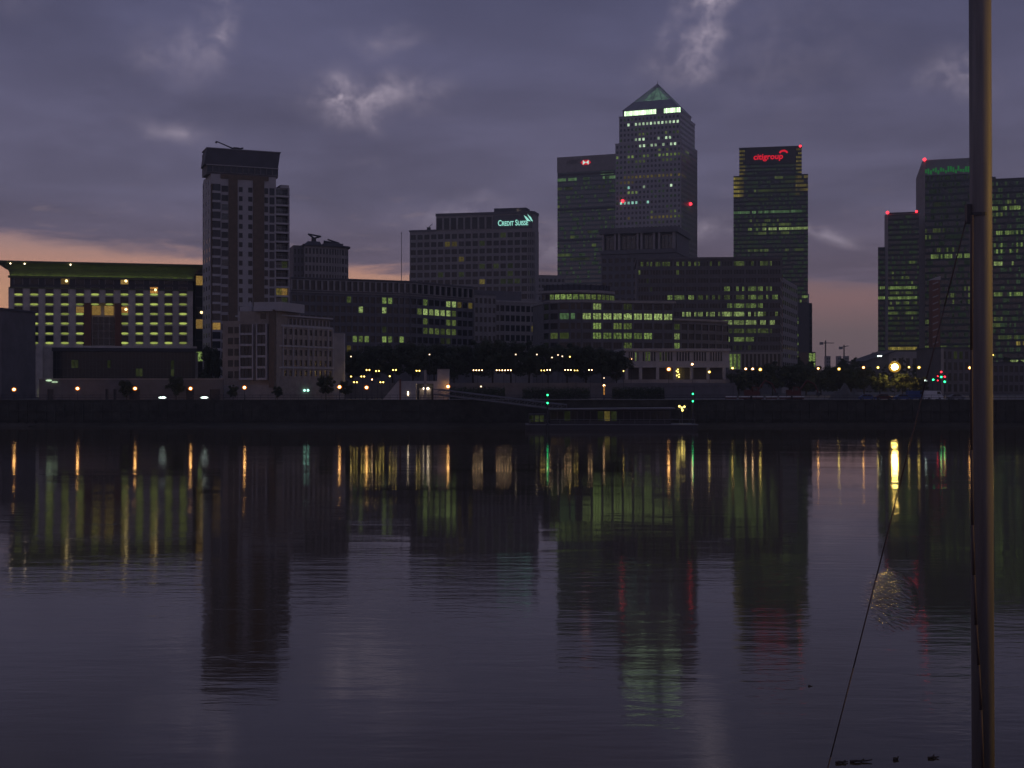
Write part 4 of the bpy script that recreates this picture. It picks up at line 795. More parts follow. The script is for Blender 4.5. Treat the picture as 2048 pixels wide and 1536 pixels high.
# ------------------------------------------------------------------ riverside structures
# long pale terrace wall below the hotel
t = thing('terrace_wall', 'long pale low wall with dark doorways along the river below the hotel', 'wall', (xpx(78, 322), 322, GROUND)); L = xpx(446, 322) - xpx(78, 322); H = zpx(759, 322) - GROUND
doors = [(95, 107), (211, 217), (227, 233), (258, 280), (372, 388), (420, 440)]; m = MB(); a = 0
for d0, d1 in doors:
    x0, x1 = xpx(d0, 322) - xpx(78, 322), xpx(d1, 322) - xpx(78, 322); m.box(a, x0, 0, .6, 0, H); m.box(x0, x1, 0, .6, 2.7, H); a = x1
    p = MB(); p.box(x0, x1, .35, .45, 0, 2.7); dr_ = p.build('door', 'metal_dark', t); p = MB(); p.box(x1 - .3, x1 - .2, .28, .35, 1.0, 1.3); p.build('handle', 'metal_grey', dr_)
m.box(a, L, 0, .6, 0, H); m.build('wall_panel', 'stone_dark', t); m = MB(); m.box(-.2, L + .2, -.15, .75, H, H + .25); m.build('coping', 'stone', t)
for px, py in ((98.7, 761), (110.5, 764)): m = MB(); m.prism(ell(0, 0, .75, .22, 0, 330, 11), -.1, .1); m.build('bulkhead_light', 'lit_w', t, (xpx(px, 322) - xpx(78, 322), -.35, zpx(py, 322) - GROUND)).rotation_euler = (R(90), 0, 0)
for px in (324.7, 409):
    tag_l = 'teal strip light in a dark opening under the third lamp' if px < 400 else 'teal strip light on the path below the brick tower'
    s = thing('strip_light', tag_l, 'light', (xpx(px, 318), 318, GROUND)); m = MB(); m.prism(ell(0, 0, .95, .2, 0, 330, 11), -.15, .15); o = m.build('tube', 'lamp_white', s, (0, 0, zpx(795, 318) - GROUND)); o.rotation_euler = (R(90), 0, 0)
    m = MB(); m.box(-.9, .9, .1, .3, 0, zpx(795, 318) - GROUND + .25); m.build('housing', 'metal_dark', s)
# stair and portal block at the head of the gangway
t = thing('pier_entrance', 'pale stone stair block with dark portal at the head of the pier gangway', 'pier entrance', (xpx(764, 316), 316, GROUND)); X = lambda px: xpx(px, 316) - xpx(764, 316); Z = lambda py: zpx(py, 316) - GROUND
m = MB(); m.hexa([(0, 0, 0), (X(796), 0, 0), (X(796), 4, 0), (0, 4, 0), (.1, 0, .1), (X(796), 0, Z(762)), (X(796), 4, Z(762)), (.1, 4, .1)]); m.build('stair_flank', 'stone_pale', t)
m = MB(); m.box(X(796), X(832), 0, 4, 0, Z(762)); m.box(X(832), X(867), 0, 4, Z(767), Z(762)); m.box(X(867), X(876), 0, 4, 0, Z(762)); m.build('wall', 'stone_pale', t)
m = MB(); m.box(X(835), X(866), 2.2, 2.4, 0, Z(768)); m.build('portal_door', 'metal_dark', t); m = MB(); m.box(X(838), X(862), 1.2, 2.2, 0, Z(777)); m.build('ticket_booth', 'stone', t)
m = MB(); m.box(X(874.5), X(898), .3, 3.2, 0, Z(739)); m.build('lift_shaft', 'stone_pale', t); m = MB(); m.box(X(874), X(898.5), .1, 3.4, Z(739), Z(738)); m.build('shaft_cap', 'stone', t); m = MB(); m.box(X(848), X(853), -.2, 0, 0, Z(740)); m.build('chimney_post', 'stone', t)
for px in (848, 855.5): m = MB(); m.ball((X(px), .8, Z(777)), .3, 8, 5); m.build('portal_lamp', 'lamp_small', t)
m = MB(); m.box(X(815.5), X(817), -.1, .02, Z(791), Z(783)); m.build('slot_light', 'lamp_small', t); m = MB(); m.box(X(799), X(802), -.25, 0, 0, Z(758)); m.build('drain_pipe', 'brick_red', t)
# gangway
t = thing('gangway', 'sloping steel gangway leading from the bank down to the floating pier', 'gangway', (0, 0, 0)); p0, p1 = Vector((xpx(872, 312), 312, zpx(780, 312) - 1.0)), Vector((xpx(1128, 291), 291, zpx(812, 291) - .9))
d = (p1 - p0); sid = Vector((-d.y, d.x, 0)).normalized()
for sgn in (-1, 1):
    m = MB(); o = sid * sgn * 1.1; m.tube(p0 + o + Vector((0, 0, 1.2)), p1 + o + Vector((0, 0, 1.2)), .11, n=6); m.build('handrail', 'metal_grey', t); m = MB(); m.tube(p0 + o, p1 + o, .16, n=6); m.build('bottom_chord', 'metal_grey', t)
    for k in range(17):
        q = p0 + d * k / 16 + o; m = MB(); m.tube(q, q + Vector((0, 0, 1.2)), .06, n=5)
        if k < 16: m.tube(q, p0 + d * (k + 1) / 16 + o + Vector((0, 0, 1.2)), .05, n=5)
        m.build('truss_bay', 'metal_grey', t)
m = MB(); a, c = p0 + sid * 1.0, p1 + sid * 1.0; a2, c2 = p0 - sid * 1.0, p1 - sid * 1.0; m.hexa([a, c, c2, a2] + [v + Vector((0, 0, .12)) for v in (a, c, c2, a2)]); m.build('walkway_deck', 'timber', t)
# floating pier
t = thing('floating_pier', 'dark floating pier with glazed waiting room moored off the river wall', 'pier', (xpx(1052, 286), 286, 0)); X = lambda px: xpx(px, 286) - xpx(1052, 286); Z = lambda py: zpx(py, 286)
m = MB(); m.prism([(0, .8), (1.2, 0), (X(1388), 0), (X(1396), .8), (X(1396), 8), (0, 8)], -.6, 1.0); m.build('pontoon', 'metal_dark', t); m = MB(); m.box(-.1, X(1396) + .1, -.12, 8.1, 1.0, 1.18); m.build('deck_edge', 'metal_grey', t)
m = MB(); m.box(X(1100), X(1345), 2.2, 7.5, 1.18, 4.3); m.build('cabin', 'metal_dark', t); m = MB(); m.hexa([(X(1095), 1, 4.3), (X(1352), 1, 4.5), (X(1352), 8, 4.5), (X(1095), 8, 4.3), (X(1095), 1, 4.55), (X(1352), 1, 4.8), (X(1352), 8, 4.8), (X(1095), 8, 4.55)]); m.build('roof', 'metal_grey', t)
for k in range(18):
    a = X(1102) + (X(1343) - X(1102)) * k / 18; w_ = (X(1343) - X(1102)) / 18; mm = 'lit_yd' if k in (8,) else ('lit_gx' if k in (7, 9, 2) else 'glass_dark')
    m = MB(); m.box(a + .12, a + w_ - .12, 2.08, 2.16, 1.9, 4.0); m.build('cabin_window', mm, t)
for k in range(12):
    a = X(1060) + (X(1390) - X(1060)) * k / 11; m = MB(); m.tube((a, .4, 1.18), (a, .4, 2.25), .05, n=5); m.build('rail_post', 'metal_grey', t)
m = MB(); m.tube((X(1060), .4, 2.25), (X(1390), .4, 2.25), .05, n=5); m.build('handrail', 'metal_grey', t)
m = MB(); m.box(X(1058), X(1092), 1.5, 6, 1.18, 3.4); m.build('kiosk', 'metal_dark', t)
for px in (1063, 1074, 1084): m = MB(); m.box(X(px - 4), X(px + 4), 1.38, 1.47, 1.7, 3.1); m.build('kiosk_window', 'lit_gx', t)
for px in (1095, 1391):
    m = MB(); m.tube((X(px), 4.5 if px > 1300 else -.3, -1.5), (X(px), 4.5 if px > 1300 else -.3, Z(786)), .22, .18); m.build('mooring_post', 'metal_dark', t)
    for py in (790, 806) if px < 1300 else (788, 803):
        m = MB(); m.ball((X(px), (4.2 if px > 1300 else -.6), Z(py)), .2, 8, 5); m.build('navigation_light', 'lamp_green', t)
m = MB(); m.tube((X(1368), 3, 1.18), (X(1368), 3, 4.6), .07); m.box(X(1358), X(1378), 2.8, 3.2, 4.4, 4.6); m.build('berth_lamp_frame', 'metal_grey', t)
for px, py in ((1362, 813), (1367, 816), (1372, 814), (1368, 821)): m = MB(); m.ball((X(px), 2.7, Z(py)), .24, 8, 5); m.build('berth_lamp', 'berth', t)
# railing on the river wall
t = thing('railing', 'thin dark railing along the top of the river wall', 'railing', (0, BANK + .3, GROUND + .3))
m = MB()
for k in range(-70, 71): m.tube((k * 1.8, 0, 0), (k * 1.8, 0, 1.1), .04, n=4)
o = m.build('baluster', 'metal_dark', t); o['kind'] = 'stuff'
for z in (.55, 1.1): m = MB(); m.tube((-126, 0, z), (126, 0, z), .05, n=5); m.build('rail', 'metal_dark', t)

# ------------------------------------------------------------------ trees
def tree_meshes(seed, h, r, dense, mat):
    rg = random.Random(seed); tr = MB(); pts = []
    tr.tube((0, 0, 0), (.1, 0, h * .42), .22, .16, 7)
    for k in range(7):
        a = rg.uniform(0, 6.28); z = h * rg.uniform(.3, .55); e = Vector((math.cos(a) * r * rg.uniform(.4, .75), math.sin(a) * r * rg.uniform(.4, .75), z + h * rg.uniform(.15, .35)))
        tr.tube((.07, 0, z * .9), e, .10, .03, 5); pts.append(e)
    cl = []
    for k in range(46):
        a, b_ = rg.uniform(0, 6.28), rg.uniform(-1, 1); q = (rg.random()) ** .45; s = math.sqrt(1 - b_ * b_)
        cl.append((Vector((math.cos(a) * s * r * q, math.sin(a) * s * r * q, h * .62 + b_ * h * .38 * q)), rg.uniform(.55, 1.25) * r * .28))
    lf = MB()
    for k in range(dense):
        c, cr_ = rg.choice(cl); v = Vector((rg.gauss(0, 1), rg.gauss(0, 1), rg.gauss(0, .85))).normalized() * cr_ * rg.random() ** .4; p = c + v
        n = (v.normalized() + Vector((rg.uniform(-.8, .8), rg.uniform(-.8, .8), rg.uniform(-.2, 1.2)))).normalized(); u = n.orthogonal().normalized(); u.rotate(Matrix.Rotation(rg.uniform(0, 6.28), 3, n)); w_ = n.cross(u); s = rg.uniform(.16, .34)
        k0 = len(lf.v); lf.v += [tuple(p - u * s), tuple(p + w_ * s * .6), tuple(p + u * s), tuple(p - w_ * s * .6)]; lf.f.append((k0, k0 + 1, k0 + 2, k0 + 3))
    me = bpy.data.meshes.new('crown'); me.from_pydata(lf.v, [], lf.f); me.materials.append(MAT[mat])
    return tr.mesh('trunk', 'bark', True), me
TM = [tree_meshes(s, 12.5, 4.6, 9000, m) for s, m in ((1, 'leaf'), (2, 'leaf_b'), (3, 'leaf'), (4, 'leaf_b'))]
ORD = ['first', 'second', 'third', 'fourth', 'fifth', 'sixth', 'seventh', 'eighth', 'ninth', 'tenth', 'eleventh', 'twelfth', 'thirteenth', 'fourteenth', 'fifteenth', 'sixteenth', 'seventeenth', 'eighteenth', 'nineteenth', 'twentieth']
tr_rg = random.Random(11)
def tree(name, label, px, Y, z, ptop, group, wide=1.0):
    h = zpx(ptop, Y) - z; k = tr_rg.randrange(4); t = thing(name, label, 'tree', (xpx(px, Y), Y, z), tr_rg.uniform(0, 6.28), group); s = h / 12.5
    for nm, me in zip(('trunk', 'crown'), TM[k]): o = link(nm, me, t); o.scale = (s * wide, s * wide, s)
for i, (px, py, Y) in enumerate([(705, 697, 392), (745, 688, 388), (785, 684, 386), (826, 682, 384), (868, 683, 388), (908, 686, 384), (946, 681, 388), (985, 676, 384), (1022, 678, 388), (1058, 681, 384), (1096, 684, 386), (1134, 686, 384), (1172, 688, 386), (1205, 691, 384), (1233, 697, 386)]):
    tree('park_tree', f'dark leafy tree, {ORD[i]} from the left in the park row behind the pier', px, Y, TERR, py + 2, 'park trees on the terrace', 1.15)
for i, (px, py, Y) in enumerate([(1478, 741, 400), (1512, 732, 430), (1545, 724, 450), (1580, 727, 455), (1612, 731, 450), (1642, 733, 470), (1672, 731, 475), (1702, 729, 470), (1728, 733, 465), (1760, 748, 430), (1805, 746, 430), (1840, 752, 425)]):
    tree('roadside_tree', f'dark tree, {ORD[i]} from the left in the row beside the construction site', px, Y, GROUND, py, 'trees along the road on the right', 1.3)
for i, (px, py, Y) in enumerate([(425, 690, 345), (253, 760, 320), (352, 752, 319), (412, 748, 326), (466, 770, 320), (555, 772, 320), (652, 748, 321), (690, 760, 340)]):
    tree('quay_tree', ['tall dark tree between hotel link and brick apartment house', 'small tree against the terrace wall left of the third lamp', 'small tree against the terrace wall before the podium', 'bushy tree at the right end of the terrace wall', 'small tree at the left foot of the apartment house', 'low tree in the middle of the apartment house front', 'round tree at the right end of the apartment wing', 'tree beside the blank end wall of the apartment wing'][i], px, Y, GROUND, py, 'trees on the quay', 1.0 if i else .55)
# clipped hedge along the terrace edge
def leafy(name, box, count, seed):
    rg = random.Random(seed); lf = MB(); x0, x1, y0, y1, z0, z1 = box
    for k in range(count):
        p = Vector((rg.uniform(x0, x1), rg.uniform(y0, y1), rg.uniform(z0, z1) * (.85 + .15 * math.sin(rg.uniform(x0, x1))))); n = Vector((rg.uniform(-1, 1), rg.uniform(-1, .2), rg.uniform(-.2, 1))).normalized(); u = n.orthogonal().normalized(); w_ = n.cross(u); s = rg.uniform(.12, .28)
        k0 = len(lf.v); lf.v += [tuple(p - u * s), tuple(p + w_ * s * .6), tuple(p + u * s), tuple(p - w_ * s * .6)]; lf.f.append((k0, k0 + 1, k0 + 2, k0 + 3))
    return lf.build(name, 'leaf')
for i, (a, c) in enumerate(((890, 1010), (1045, 1180), (1225, 1330))):
    t = thing('hedge', ['hedge right of the pier entrance, above the gangway', 'hedge in the middle of the terrace front', 'hedge below the left end of the colonnade'][i], 'hedge', (0, 0, GROUND), 0, 'hedges below the terrace')
    o = leafy('foliage', (xpx(a, 350), xpx(c, 350), 350, 352.5, 0, 3.2), 5000, 40 + i); o.parent = t; o['kind'] = 'stuff'

# ------------------------------------------------------------------ lamps
GL = {}
def halo_mat(name, col, strength, clear):  # see-through emissive skin that imitates lens bloom around a bulb
    m = bpy.data.materials.new(name); m.use_nodes = True; t = m.node_tree; t.nodes.clear(); o = t.nodes.new('ShaderNodeOutputMaterial'); mx_ = t.nodes.new('ShaderNodeMixShader'); mx_.inputs[0].default_value = clear
    e = t.nodes.new('ShaderNodeEmission'); e.inputs[0].default_value = (*col, 1); e.inputs[1].default_value = strength; tr_ = t.nodes.new('ShaderNodeBsdfTransparent')
    t.links.new(e.outputs[0], mx_.inputs[1]); t.links.new(tr_.outputs[0], mx_.inputs[2]); t.links.new(mx_.outputs[0], o.inputs[0]); m.cycles.emission_sampling = 'NONE'; MAT[name] = m
for nm, col, st in (('sodium', (1.0, .22, .02), .75), ('sodium_w', (1.0, .36, .12), .6), ('lamp_y', (1.0, .50, .04), .6), ('flood', (1.0, .52, .06), .55), ('lamp_small', (1.0, .6, .35), .3)): halo_mat('frost_' + nm, col, st, .45)
def shell(mat, r):  # added halo ball, larger than the bulb inside it
    k = ('shell', mat, round(r, 2))
    if k not in GL: m = MB(); m.ball((0, 0, 0), r, 14, 9, .9); GL[k] = m.mesh('halo_shell', 'frost_' + mat, True)
    return GL[k]
def globe(mat, r):
    k = (mat, round(r, 2))
    if k not in GL: m = MB(); m.ball((0, 0, 0), r, 12, 8, .9); GL[k] = m.mesh('lamp_glow_globe', mat, True)
    return GL[k]
CAP = MB(); CAP.prism(ell(0, 0, .30, .30, 0, 330, 11), 0, .10, ell(0, 0, .08, .08, 0, 330, 11)); CAP = CAP.mesh('lamp_cap', 'metal_dark')
def lamp(label, px, py, Y, zb, mat, r=.32, heads=1, gap=.75, group=None, name='street_lamp'):
    z = zpx(py, Y) - zb; t = thing(name, label, 'lamp', (xpx(px, Y), Y, zb), 0, group)
    m = MB(); m.tube((0, 0, 0), (0, 0, .5), .16, .12); m.tube((0, 0, .5), (0, 0, z - r * .7 if heads == 1 else z + r), .07, .05); m.build('post', 'metal_dark', t)
    if heads > 1: m = MB(); m.tube((-gap * (heads - 1) / 2, 0, z + r), (gap * (heads - 1) / 2, 0, z + r), .05, n=6); m.build('crossbar', 'metal_dark', t)
    for k in range(heads):
        X = gap * (k - (heads - 1) / 2); g = link('lamp_glow_globe', shell(mat, r * (1.55 if mat != 'flood' else 1.5)), t, (X, 0, z)); link('bulb', globe(mat, r * .82), g); c = link('lamp_cap', CAP, g, (0, 0, r * 1.4)); c.scale = (r / .32,) * 3  # outer ball is the imitated bloom, the bulb is the lamp
    return t
for i, (px, py) in enumerate([(28, 779), (155, 777), (270, 777), (381, 777), (489, 775), (679, 774), (733, 775), (896, 773)]):
    lamp(f'orange globe lamp on the river path, {ORD[i]} from the left', px, py, 315, GROUND, 'sodium', .38, group='lamps along the river path')
for i, (px, py, h, mt) in enumerate([(702, 753, 1, 'lamp_y'), (711, 764.5, 2, 'lamp_y'), (725.5, 753, 2, 'lamp_y'), (736, 740, 2, 'lamp_y'), (744, 759, 1, 'sodium_w'), (755, 742, 2, 'lamp_y'), (763.7, 764.5, 2, 'lamp_y'), (779.5, 752.5, 1, 'lamp_y'), (789, 740, 2, 'lamp_y'), (836, 741.5, 2, 'lamp_y')]):
    lamp(f'small yellow lamp at the stairs behind the pier entrance, {ORD[i]} from the left', px, py, 350, GROUND, mt, .19, h, .75, 'lamps around the stairs')
for i, (px, py, h, mt) in enumerate([(955.5, 740.5, 4, 'sodium_w'), (1007.5, 740.5, 6, 'sodium_w'), (1085.5, 740.8, 2, 'lamp_y'), (1097.3, 740, 2, 'sodium_w'), (1136, 740, 3, 'sodium_w'), (1152, 740.8, 2, 'lamp_y'), (1180.7, 740, 2, 'sodium_w'), (1247, 742, 1, 'lamp_y')]):
    lamp(f'lamp cluster under the park trees, {ORD[i]} from the left', px, py, 362, GROUND, mt, .16, h, .78, 'lamps under the park trees')
for i, (px, py, mt) in enumerate([(702, 713, 'lamp_small'), (859, 709, 'lamp_small'), (1031.5, 709, 'lamp_small'), (1073.7, 709, 'lamp_small'), (1104, 715, 'lamp_small'), (1116, 710, 'lamp_small'), (1124.6, 712.7, 'lamp_small'), (1139.7, 713.5, 'lamp_y')]):
    lamp(f'tall faint white lamp among the park tree crowns, {ORD[i]} from the left', px, py, 376, TERR, mt, .20, 1, group='tall lamps among the trees', name='tall_lamp')
for i, (px, py, mt, r, Y) in enumerate([(1262.3, 718, 'sodium_w', .28, 392), (1337.5, 738.5, 'sodium', .48, 385), (1384.6, 728.5, 'sodium_w', .32, 390), (1418.5, 744, 'lamp_y', .34, 390), (1465, 736.3, 'lamp_y', .3, 390), (1491.5, 737.8, 'sodium_w', .32, 388), (1505.5, 737.8, 'sodium_w', .32, 388), (1520.5, 739, 'lamp_y', .40, 386)]):
    lamp(f'road lamp before the colonnade and wide office, {ORD[i]} from the left', px, py, Y, TERR if px < 1450 else GROUND, mt, r, group='lamps before the colonnade')
for i, (px, py, r) in enumerate([(1636.5, 737, .3), (1678, 738, .36), (1727, 735, .34), (1756, 735, .32), (1818, 734.5, .28), (1838, 735, .38), (1940, 735.6, .42), (1985, 710, .3)]):
    lamp(f'small orange road lamp near the construction site, {ORD[i]} from the left', px, py, 395, GROUND, 'sodium' if i in (0, 2, 6) else 'lamp_y', r, group='road lamps on the right')
t = lamp('brightest lamp of all, yellow floodlight with broad glare on a pole', 1789.5, 734, 425, GROUND, 'flood', 1.3, name='floodlight')  # globe oversized so that its shape stands for the glare
t = lamp('white globe lamp over a lit post in the middle of the pier front', 1208, 771.3, 345, GROUND, 'sodium_w', .30); m = MB(); m.box(-.16, .16, -.5, -.35, 1.2, 3.6); m.build('lit_panel', 'lit_a', t)
lamp('lamp left of the gangway head, above the hedge', 962, 773, 345, GROUND, 'lamp_small', .22); lamp('tiny lamp on a post above the middle of the pier', 1208, 756, 356, GROUND, 'lamp_small', .16)
# traffic signals
for i, (px, Y, lights) in enumerate([(1882, 380, (('red_sig', 744), ('grn_sig', 754))), (1889, 376, (('red_sig', 753.5), ('grn_sig', 763.5))), (1875, 384, (('red_sig', 752.5), ('red_sig', 761))), (1866, 388, (('grn_sig', 759.5),)), (1851, 372, (('wht_sig', 761),))]):
    lab = ['traffic signal with the topmost red light', 'rightmost traffic signal, red over green', 'traffic signal with two faint red lights', 'traffic signal with a green light, left of the red ones', 'white signal lamp left of the traffic signals'][i]
    zt_ = zpx(lights[0][1], Y) - GROUND; t = thing('traffic_signal', lab, 'traffic light', (xpx(px, Y), Y, GROUND), 0, 'traffic signals at the junction'); m = MB(); m.tube((0, .2, 0), (0, .2, zt_), .08); m.build('post', 'metal_dark', t)
    zl_ = zpx(lights[-1][1], Y) - GROUND; m = MB(); m.box(-.3, .3, -.1, .15, zl_ - .5, zt_ + .5); m.build('housing', 'metal_dark', t)
    for k, py in lights: link('signal_lens', globe({'red_sig': 'red_lamp', 'grn_sig': 'lamp_green', 'wht_sig': 'lamp_white'}[k], .30 if i != 2 else .2), t, (0, -.2, zpx(py, Y) - GROUND))

# ------------------------------------------------------------------ construction site and vehicles on the right bank
def digger(label, px, Y, rot, flip):
    t = thing('excavator', label, 'excavator', (xpx(px, Y), Y, GROUND), rot, 'red excavators'); f = -1 if flip else 1
    for s in (-1, 1):
        m = MB(); m.prism([(-1.9, .0), (1.9, 0), (2.2, .45), (1.9, .9), (-1.9, .9), (-2.2, .45)], -.3, .3); m.v = [(a, c + s * 1.1, bb) for a, bb, c in m.v]; m.build('track', 'rubber', t)
    m = MB(); m.box(-1.9, 1.6, -1.3, 1.3, 1.0, 2.1); m.box(-1.9, -.6, -1.2, 1.2, 2.1, 2.5); m.build('body', 'red_paint', t)
    m = MB(); m.prism([(-.3, 2.1), (1.3, 2.1), (1.1, 3.3), (-.3, 3.3)], -1.2, -.1); m.v = [(a, c, bb) for a, bb, c in m.v]; m.build('cab', 'red_paint', t); m = MB(); m.box(-.1, .9, -1.24, -1.2, 2.3, 3.1); m.build('cab_window', 'glass_dark', t)
    m = MB(); m.tube((1.2, .4, 2.0), (3.4, .4, 4.9), .26, .22, 6); m.tube((3.4, .4, 4.9), (5.3, .4, 4.0), .22, .2, 6); m.build('boom', 'red_paint', t); m = MB(); m.tube((5.3, .4, 4.0), (6.2, .4, 1.9), .18, .15, 6); m.build('stick', 'red_paint', t); m = MB(); m.prism([(5.8, 1.9), (6.8, 1.7), (6.6, .9), (5.7, 1.1)], 0, .9); m.v = [(a, c, bb) for a, bb, c in m.v]; m.build('bucket', 'metal_dark', t)
    if flip: t.rotation_euler = (0, 0, rot + math.pi)
digger('red excavator with boom reaching right, left one on the construction site', 1505, 335, .1, False); digger('red excavator further right on the construction site', 1588, 338, -.05, False)
for i in range(6):
    px = 1462 + 27 * i; t = thing('site_barrier', f'red and white site barrier, {ORD[i]} from the left', 'barrier', (xpx(px, 322), 322, GROUND), 0, 'barriers along the construction site'); 
    for z, mt in ((.35, 'red_paint'), (.75, 'white_paint')): m = MB(); m.box(-1.4, 1.4, -.06, .06, z, z + .28); m.build('rail', mt, t)
    for s in (-1.2, 1.2): m = MB(); m.box(s - .06, s + .06, -.3, .3, 0, .1); m.box(s - .05, s + .05, -.05, .05, .1, 1.1); m.build('foot', 'metal_dark', t)
sp = MB(); rg = random.Random(2); n, k_ = 18, 8                                 # spoil heap
H_ = [[0] * (n + 1) for _ in range(k_ + 1)]
for j in range(k_ + 1):
    for i in range(n + 1): u, v = i / n * 2 - 1, j / k_ * 2 - 1; H_[j][i] = max(0, (1 - u * u * .95) * (1 - v * v) * (3.2 + .9 * math.sin(i * .9)) + rg.uniform(-.25, .25)) if 0 < i < n and 0 < j < k_ else -.1
sp.v = [((i / n - .5) * 8, (j / k_ - .5) * 7, H_[j][i]) for j in range(k_ + 1) for i in range(n + 1)]; sp.f = [(j * (n + 1) + i, j * (n + 1) + i + 1, (j + 1) * (n + 1) + i + 1, (j + 1) * (n + 1) + i) for j in range(k_) for i in range(n)]
tag(sp.build('spoil_heap', 'spoil', None, (xpx(1690, 350), 350, GROUND)), 'grey heap of rubble on the construction site', 'rubble heap')
def car(label, px, Y, mat, rot, van=False):
    t = thing('parked_van' if van else 'parked_car', label, 'van' if van else 'car', (xpx(px, Y), Y, GROUND), rot, 'vehicles parked by the river wall'); 
    pr_ = [(-2.3, .35), (2.3, .35), (2.3, .95), (1.9, 1.5), (1.5, 2.3), (-2.3, 2.35)] if van else [(-2.1, .3), (2.1, .3), (2.15, .7), (1.3, .9), (.7, 1.45), (-1.0, 1.48), (-1.7, .95), (-2.15, .85)]
    m = MB(); m.prism(pr_, -.85, .85); m.v = [(a, c, bb) for a, bb, c in m.v]; m.build('body', mat, t)
    gl = [[(1.75, 1.5), (1.4, 2.15), (.7, 2.15), (.7, 1.5)]] if van else [[(1.05, .95), (.6, 1.38), (-.15, 1.4), (-.15, .95)], [(-.25, .95), (-.25, 1.4), (-.95, 1.4), (-1.45, .95)]]
    for g_ in gl:
        m = MB(); m.prism(g_, -.87, .87); m.v = [(a, c, bb) for a, bb, c in m.v]; m.build('side_window', 'glass_dark', t)
    for sx in (-1.35, 1.35):
        for sy in (-.8, .8): m = MB(); m.tube((sx, sy - .1, .32), (sx, sy + .1, .32), .32, n=14); wh = m.build('wheel', 'rubber', t); m = MB(); m.tube((sx, sy - .12, .32), (sx, sy + .12, .32), .19, n=12); m.build('rim', 'metal_grey', wh)
for i, (px, mt, v, lb) in enumerate([(1735, 'blue_paint', 0, 'dark blue car parked below the spoil heap'), (1768, 'red_paint', 0, 'red car parked below the floodlight'), (1806, 'blue_paint', 0, 'blue car parked right of the floodlight'), (1832, 'blue_paint', 1, 'blue van parked left of the white van'), (1866, 'white_paint', 1, 'white van parked below the traffic signals'), (1912, 'metal_grey', 0, 'grey car parked nearest the mast')]):
    car(lb, px, 324 + (i % 2) * 4, mt, .05 * (i - 2), v)
# far cranes and blocks in the gap
for i, (px, pt_, a, c) in enumerate([(1651, 686, 1641, 1668), (1688, 695, 1680, 1697)]):
    Y = 1500; t = thing('tower_crane', ['distant tower crane left, in the pink sky gap', 'smaller distant tower crane right, in the pink sky gap'][i], 'crane', (xpx(px, Y), Y, GROUND), 0, 'distant cranes'); z = zpx(pt_, Y) - GROUND
    m = MB(); m.tube((0, 0, 0), (0, 0, z + 3), .9, .9, 4); m.build('mast', 'metal_dark', t); m = MB(); m.tube((xpx(a, Y) - xpx(px, Y), 0, z), (xpx(c, Y) - xpx(px, Y), 0, z + (0 if i == 0 else 2)), .7, .5, 4); m.build('jib', 'metal_dark', t); m = MB(); m.box(xpx(a, Y) - xpx(px, Y) - 1, xpx(a, Y) - xpx(px, Y) + 3, -1, 1, z - 2, z + 1); m.build('counterweight', 'concrete', t)
for i, (a, c) in enumerate([(1653, 1661), (1676, 1683), (1690, 1698)]):
    b = Bld('far_tower_block', f'distant pale tower block in the sky gap, {ORD[i]} from the left', 'tower block', (a, 1450), (c, 1450), group='three distant blocks'); h = b.z(712, 2); b.mb('wall', 'stone').box(0, b.W, 0, 10, 0, h); b.grid((0, 0), (b.W, 0), 4, h - 1, 2, 8, pier=.8, span=1.6, wall='stone', depth=.2, each=False); b.finish()
# far tree line closing the gap
o = MB(); rg = random.Random(21)
for k in range(9000):
    Y = rg.uniform(620, 760); px = rg.uniform(1440, 2150); z = GROUND + rg.random() ** .7 * (13 + 3 * math.sin(px * .06) + 2 * math.sin(px * .21)); s = rg.uniform(.5, 1.1); q = Vector((xpx(px, Y), Y, z)); a = rg.uniform(-.6, .6)
    k0 = len(o.v); o.v += [(q.x - s, q.y, q.z + a * s), (q.x, q.y - .3, q.z + s * .7), (q.x + s, q.y, q.z - a * s), (q.x, q.y + .3, q.z - s * .7)]; o.f.append((k0, k0 + 1, k0 + 2, k0 + 3))
me = bpy.data.meshes.new('far_wood'); me.from_pydata(o.v, [], o.f); me.materials.append(MAT['leaf']); tag(link('far_wood', me), 'low dark mass of far trees along the right horizon', 'trees', kind='stuff')

# ------------------------------------------------------------------ near things: mast, ropes, driftwood, wharf lamp
MY = 15.0; mx = xpx(1961, MY)
t = thing('mast', 'tall thick mast, grey with an ochre right side, crossing the right of the picture', 'mast', (mx, MY, -1.5))
m = MB()
m.tube((.06, 0, 0), (-.05, 0, 26.5), .126, .120, 28); m.build('pole', 'mast_paint', t, smooth=True)
zk = zpx(430, MY) + 1.5; m = MB(); m.tube((-.01, 0, zk - .02), (-.01, 0, zk + .02), .128, .127, 20); m.build('collar', 'metal_dark', t); m = MB(); m.box(-.17, -.12, -.05, .03, zk - .1, zk + .12); m.build('cleat', 'metal_dark', t)
def rope(label, pts, r):
    m = MB()
    for a, c in zip(pts[:-1], pts[1:]): m.tube(a, c, r, r, 7)
    return tag(m.build('rope', 'rope', smooth=True), label, 'rope', 'ropes of the mast')
a = Vector((mx - .15, MY, zpx(430, MY))); c = pt(1651, 1536, MY); dirn = (c - a).normalized(); e = c + dirn * (c.z / -dirn.z * 1.05)
rope('taut rope slanting down to the left from the mast', [a + (e - a) * k / 12 - Vector((0, 0, .10 * math.sin(math.pi * k / 12))) for k in range(13)], .008)
pts = [(1944, 430), (1943, 700), (1943, 900), (1945, 1050), (1948, 1150), (1952, 1250), (1957, 1330), (1962, 1420), (1966, 1560), (1966, 1700)]
rope('slack dark rope hanging close along the left side of the mast', [pt(px, py, MY - .16) for px, py in pts], .016)
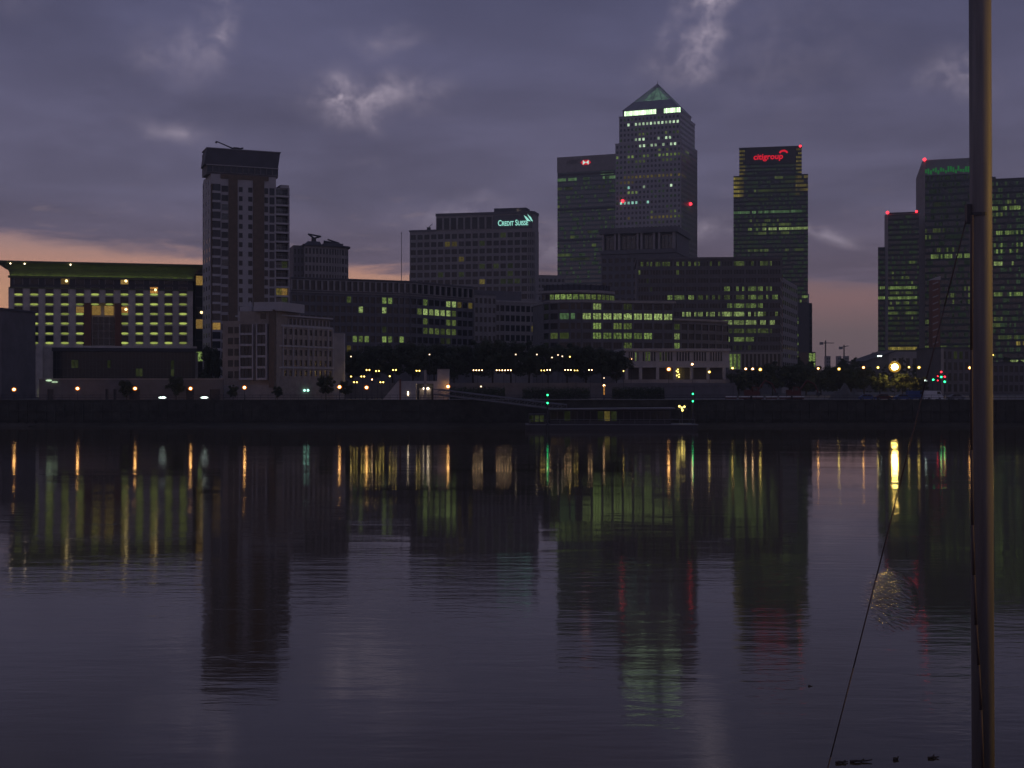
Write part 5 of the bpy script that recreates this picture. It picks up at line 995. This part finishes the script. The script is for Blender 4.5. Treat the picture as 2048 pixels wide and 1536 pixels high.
# driftwood and mud at the bottom right
for i, (px, py, L, rz) in enumerate([(1685, 1527, .34, .1), (1722, 1524, .6, .05), (1794, 1520, .2, .5), (1865, 1516, .3, .4), (1620, 1372, .10, .2)]):
    Y = CAMZ * FPX / (py - CY); t = MB(); rg = random.Random(i); q = Vector((-L / 2, 0, 0))
    for k in range(4): nx = q + Vector((L / 4, rg.uniform(-.06, .06), rg.uniform(-.02, .03))); t.tube(q, nx, .04 - .006 * k, .034 - .006 * k, 6); q = nx
    if i < 4: t.tube((0, 0, 0), (.10, .05, .05), .03, .015, 5)
    tag(t.build('driftwood', 'timber', None, (xpx(px, Y), Y, .02), rz), ['dark driftwood piece floating at the bottom, leftmost of four', 'longest floating driftwood stick at the bottom right', 'short stubby driftwood left of the mast foot', 'driftwood piece nearest the mast', 'single tiny speck of driftwood alone on open water'][i], 'driftwood', 'driftwood on the water')
ms = MB(); rg = random.Random(8); n = 26
ex = [(11.4 + 9 * i / n, 33.6 + 3.4 * (i / n) + .35 * math.sin(i * 1.3) + rg.uniform(-.15, .15)) for i in range(n + 1)]
for (x0, y0), (x1, y1) in zip(ex[:-1], ex[1:]): ms.poly([(x0, 26.0, .5), (x1, 26.0, .5), (x1, y1, -.03 if x1 > 6 else -.05), (x0, y0, -.03 if x0 > 6 else -.05)])
tag(ms.build('near_mud', 'mud'), kind='structure')
t = thing('wharf_lamp', 'sodium lamp on the near wharf whose light strikes the mast', 'lamp', (17.5, 13.2, 8.35)); m = MB(); m.tube((0, 0, 0), (0, 0, 5.2), .09, .06); m.tube((0, 0, 5.2), (-1.2, 0, 5.5), .05, .05); m.build('post', 'metal_dark', t); m = MB(); m.ball((-1.3, 0, 5.35), .17, 12, 8, .7); m.build('lamp_glow_globe', 'near_sodium', t)

# ------------------------------------------------------------------ the dawn haze between the bank and the far towers
hz = MB(); hz.box(-1900, 1900, -120, 2600, -5.5, 262)
o = hz.build('haze', None); o['kind'] = 'stuff'
m = bpy.data.materials.new('haze'); m.use_nodes = True; nt_ = m.node_tree; nt_.nodes.clear(); vo = nt_.nodes.new('ShaderNodeOutputMaterial'); pv = nt_.nodes.new('ShaderNodeVolumePrincipled')
pv.inputs['Color'].default_value = (.80, .88, .90, 1); pv.inputs['Density'].default_value = .00022; pv.inputs['Anisotropy'].default_value = .2
nt_.links.new(pv.outputs[0], vo.inputs['Volume']); o.data.materials.append(m)
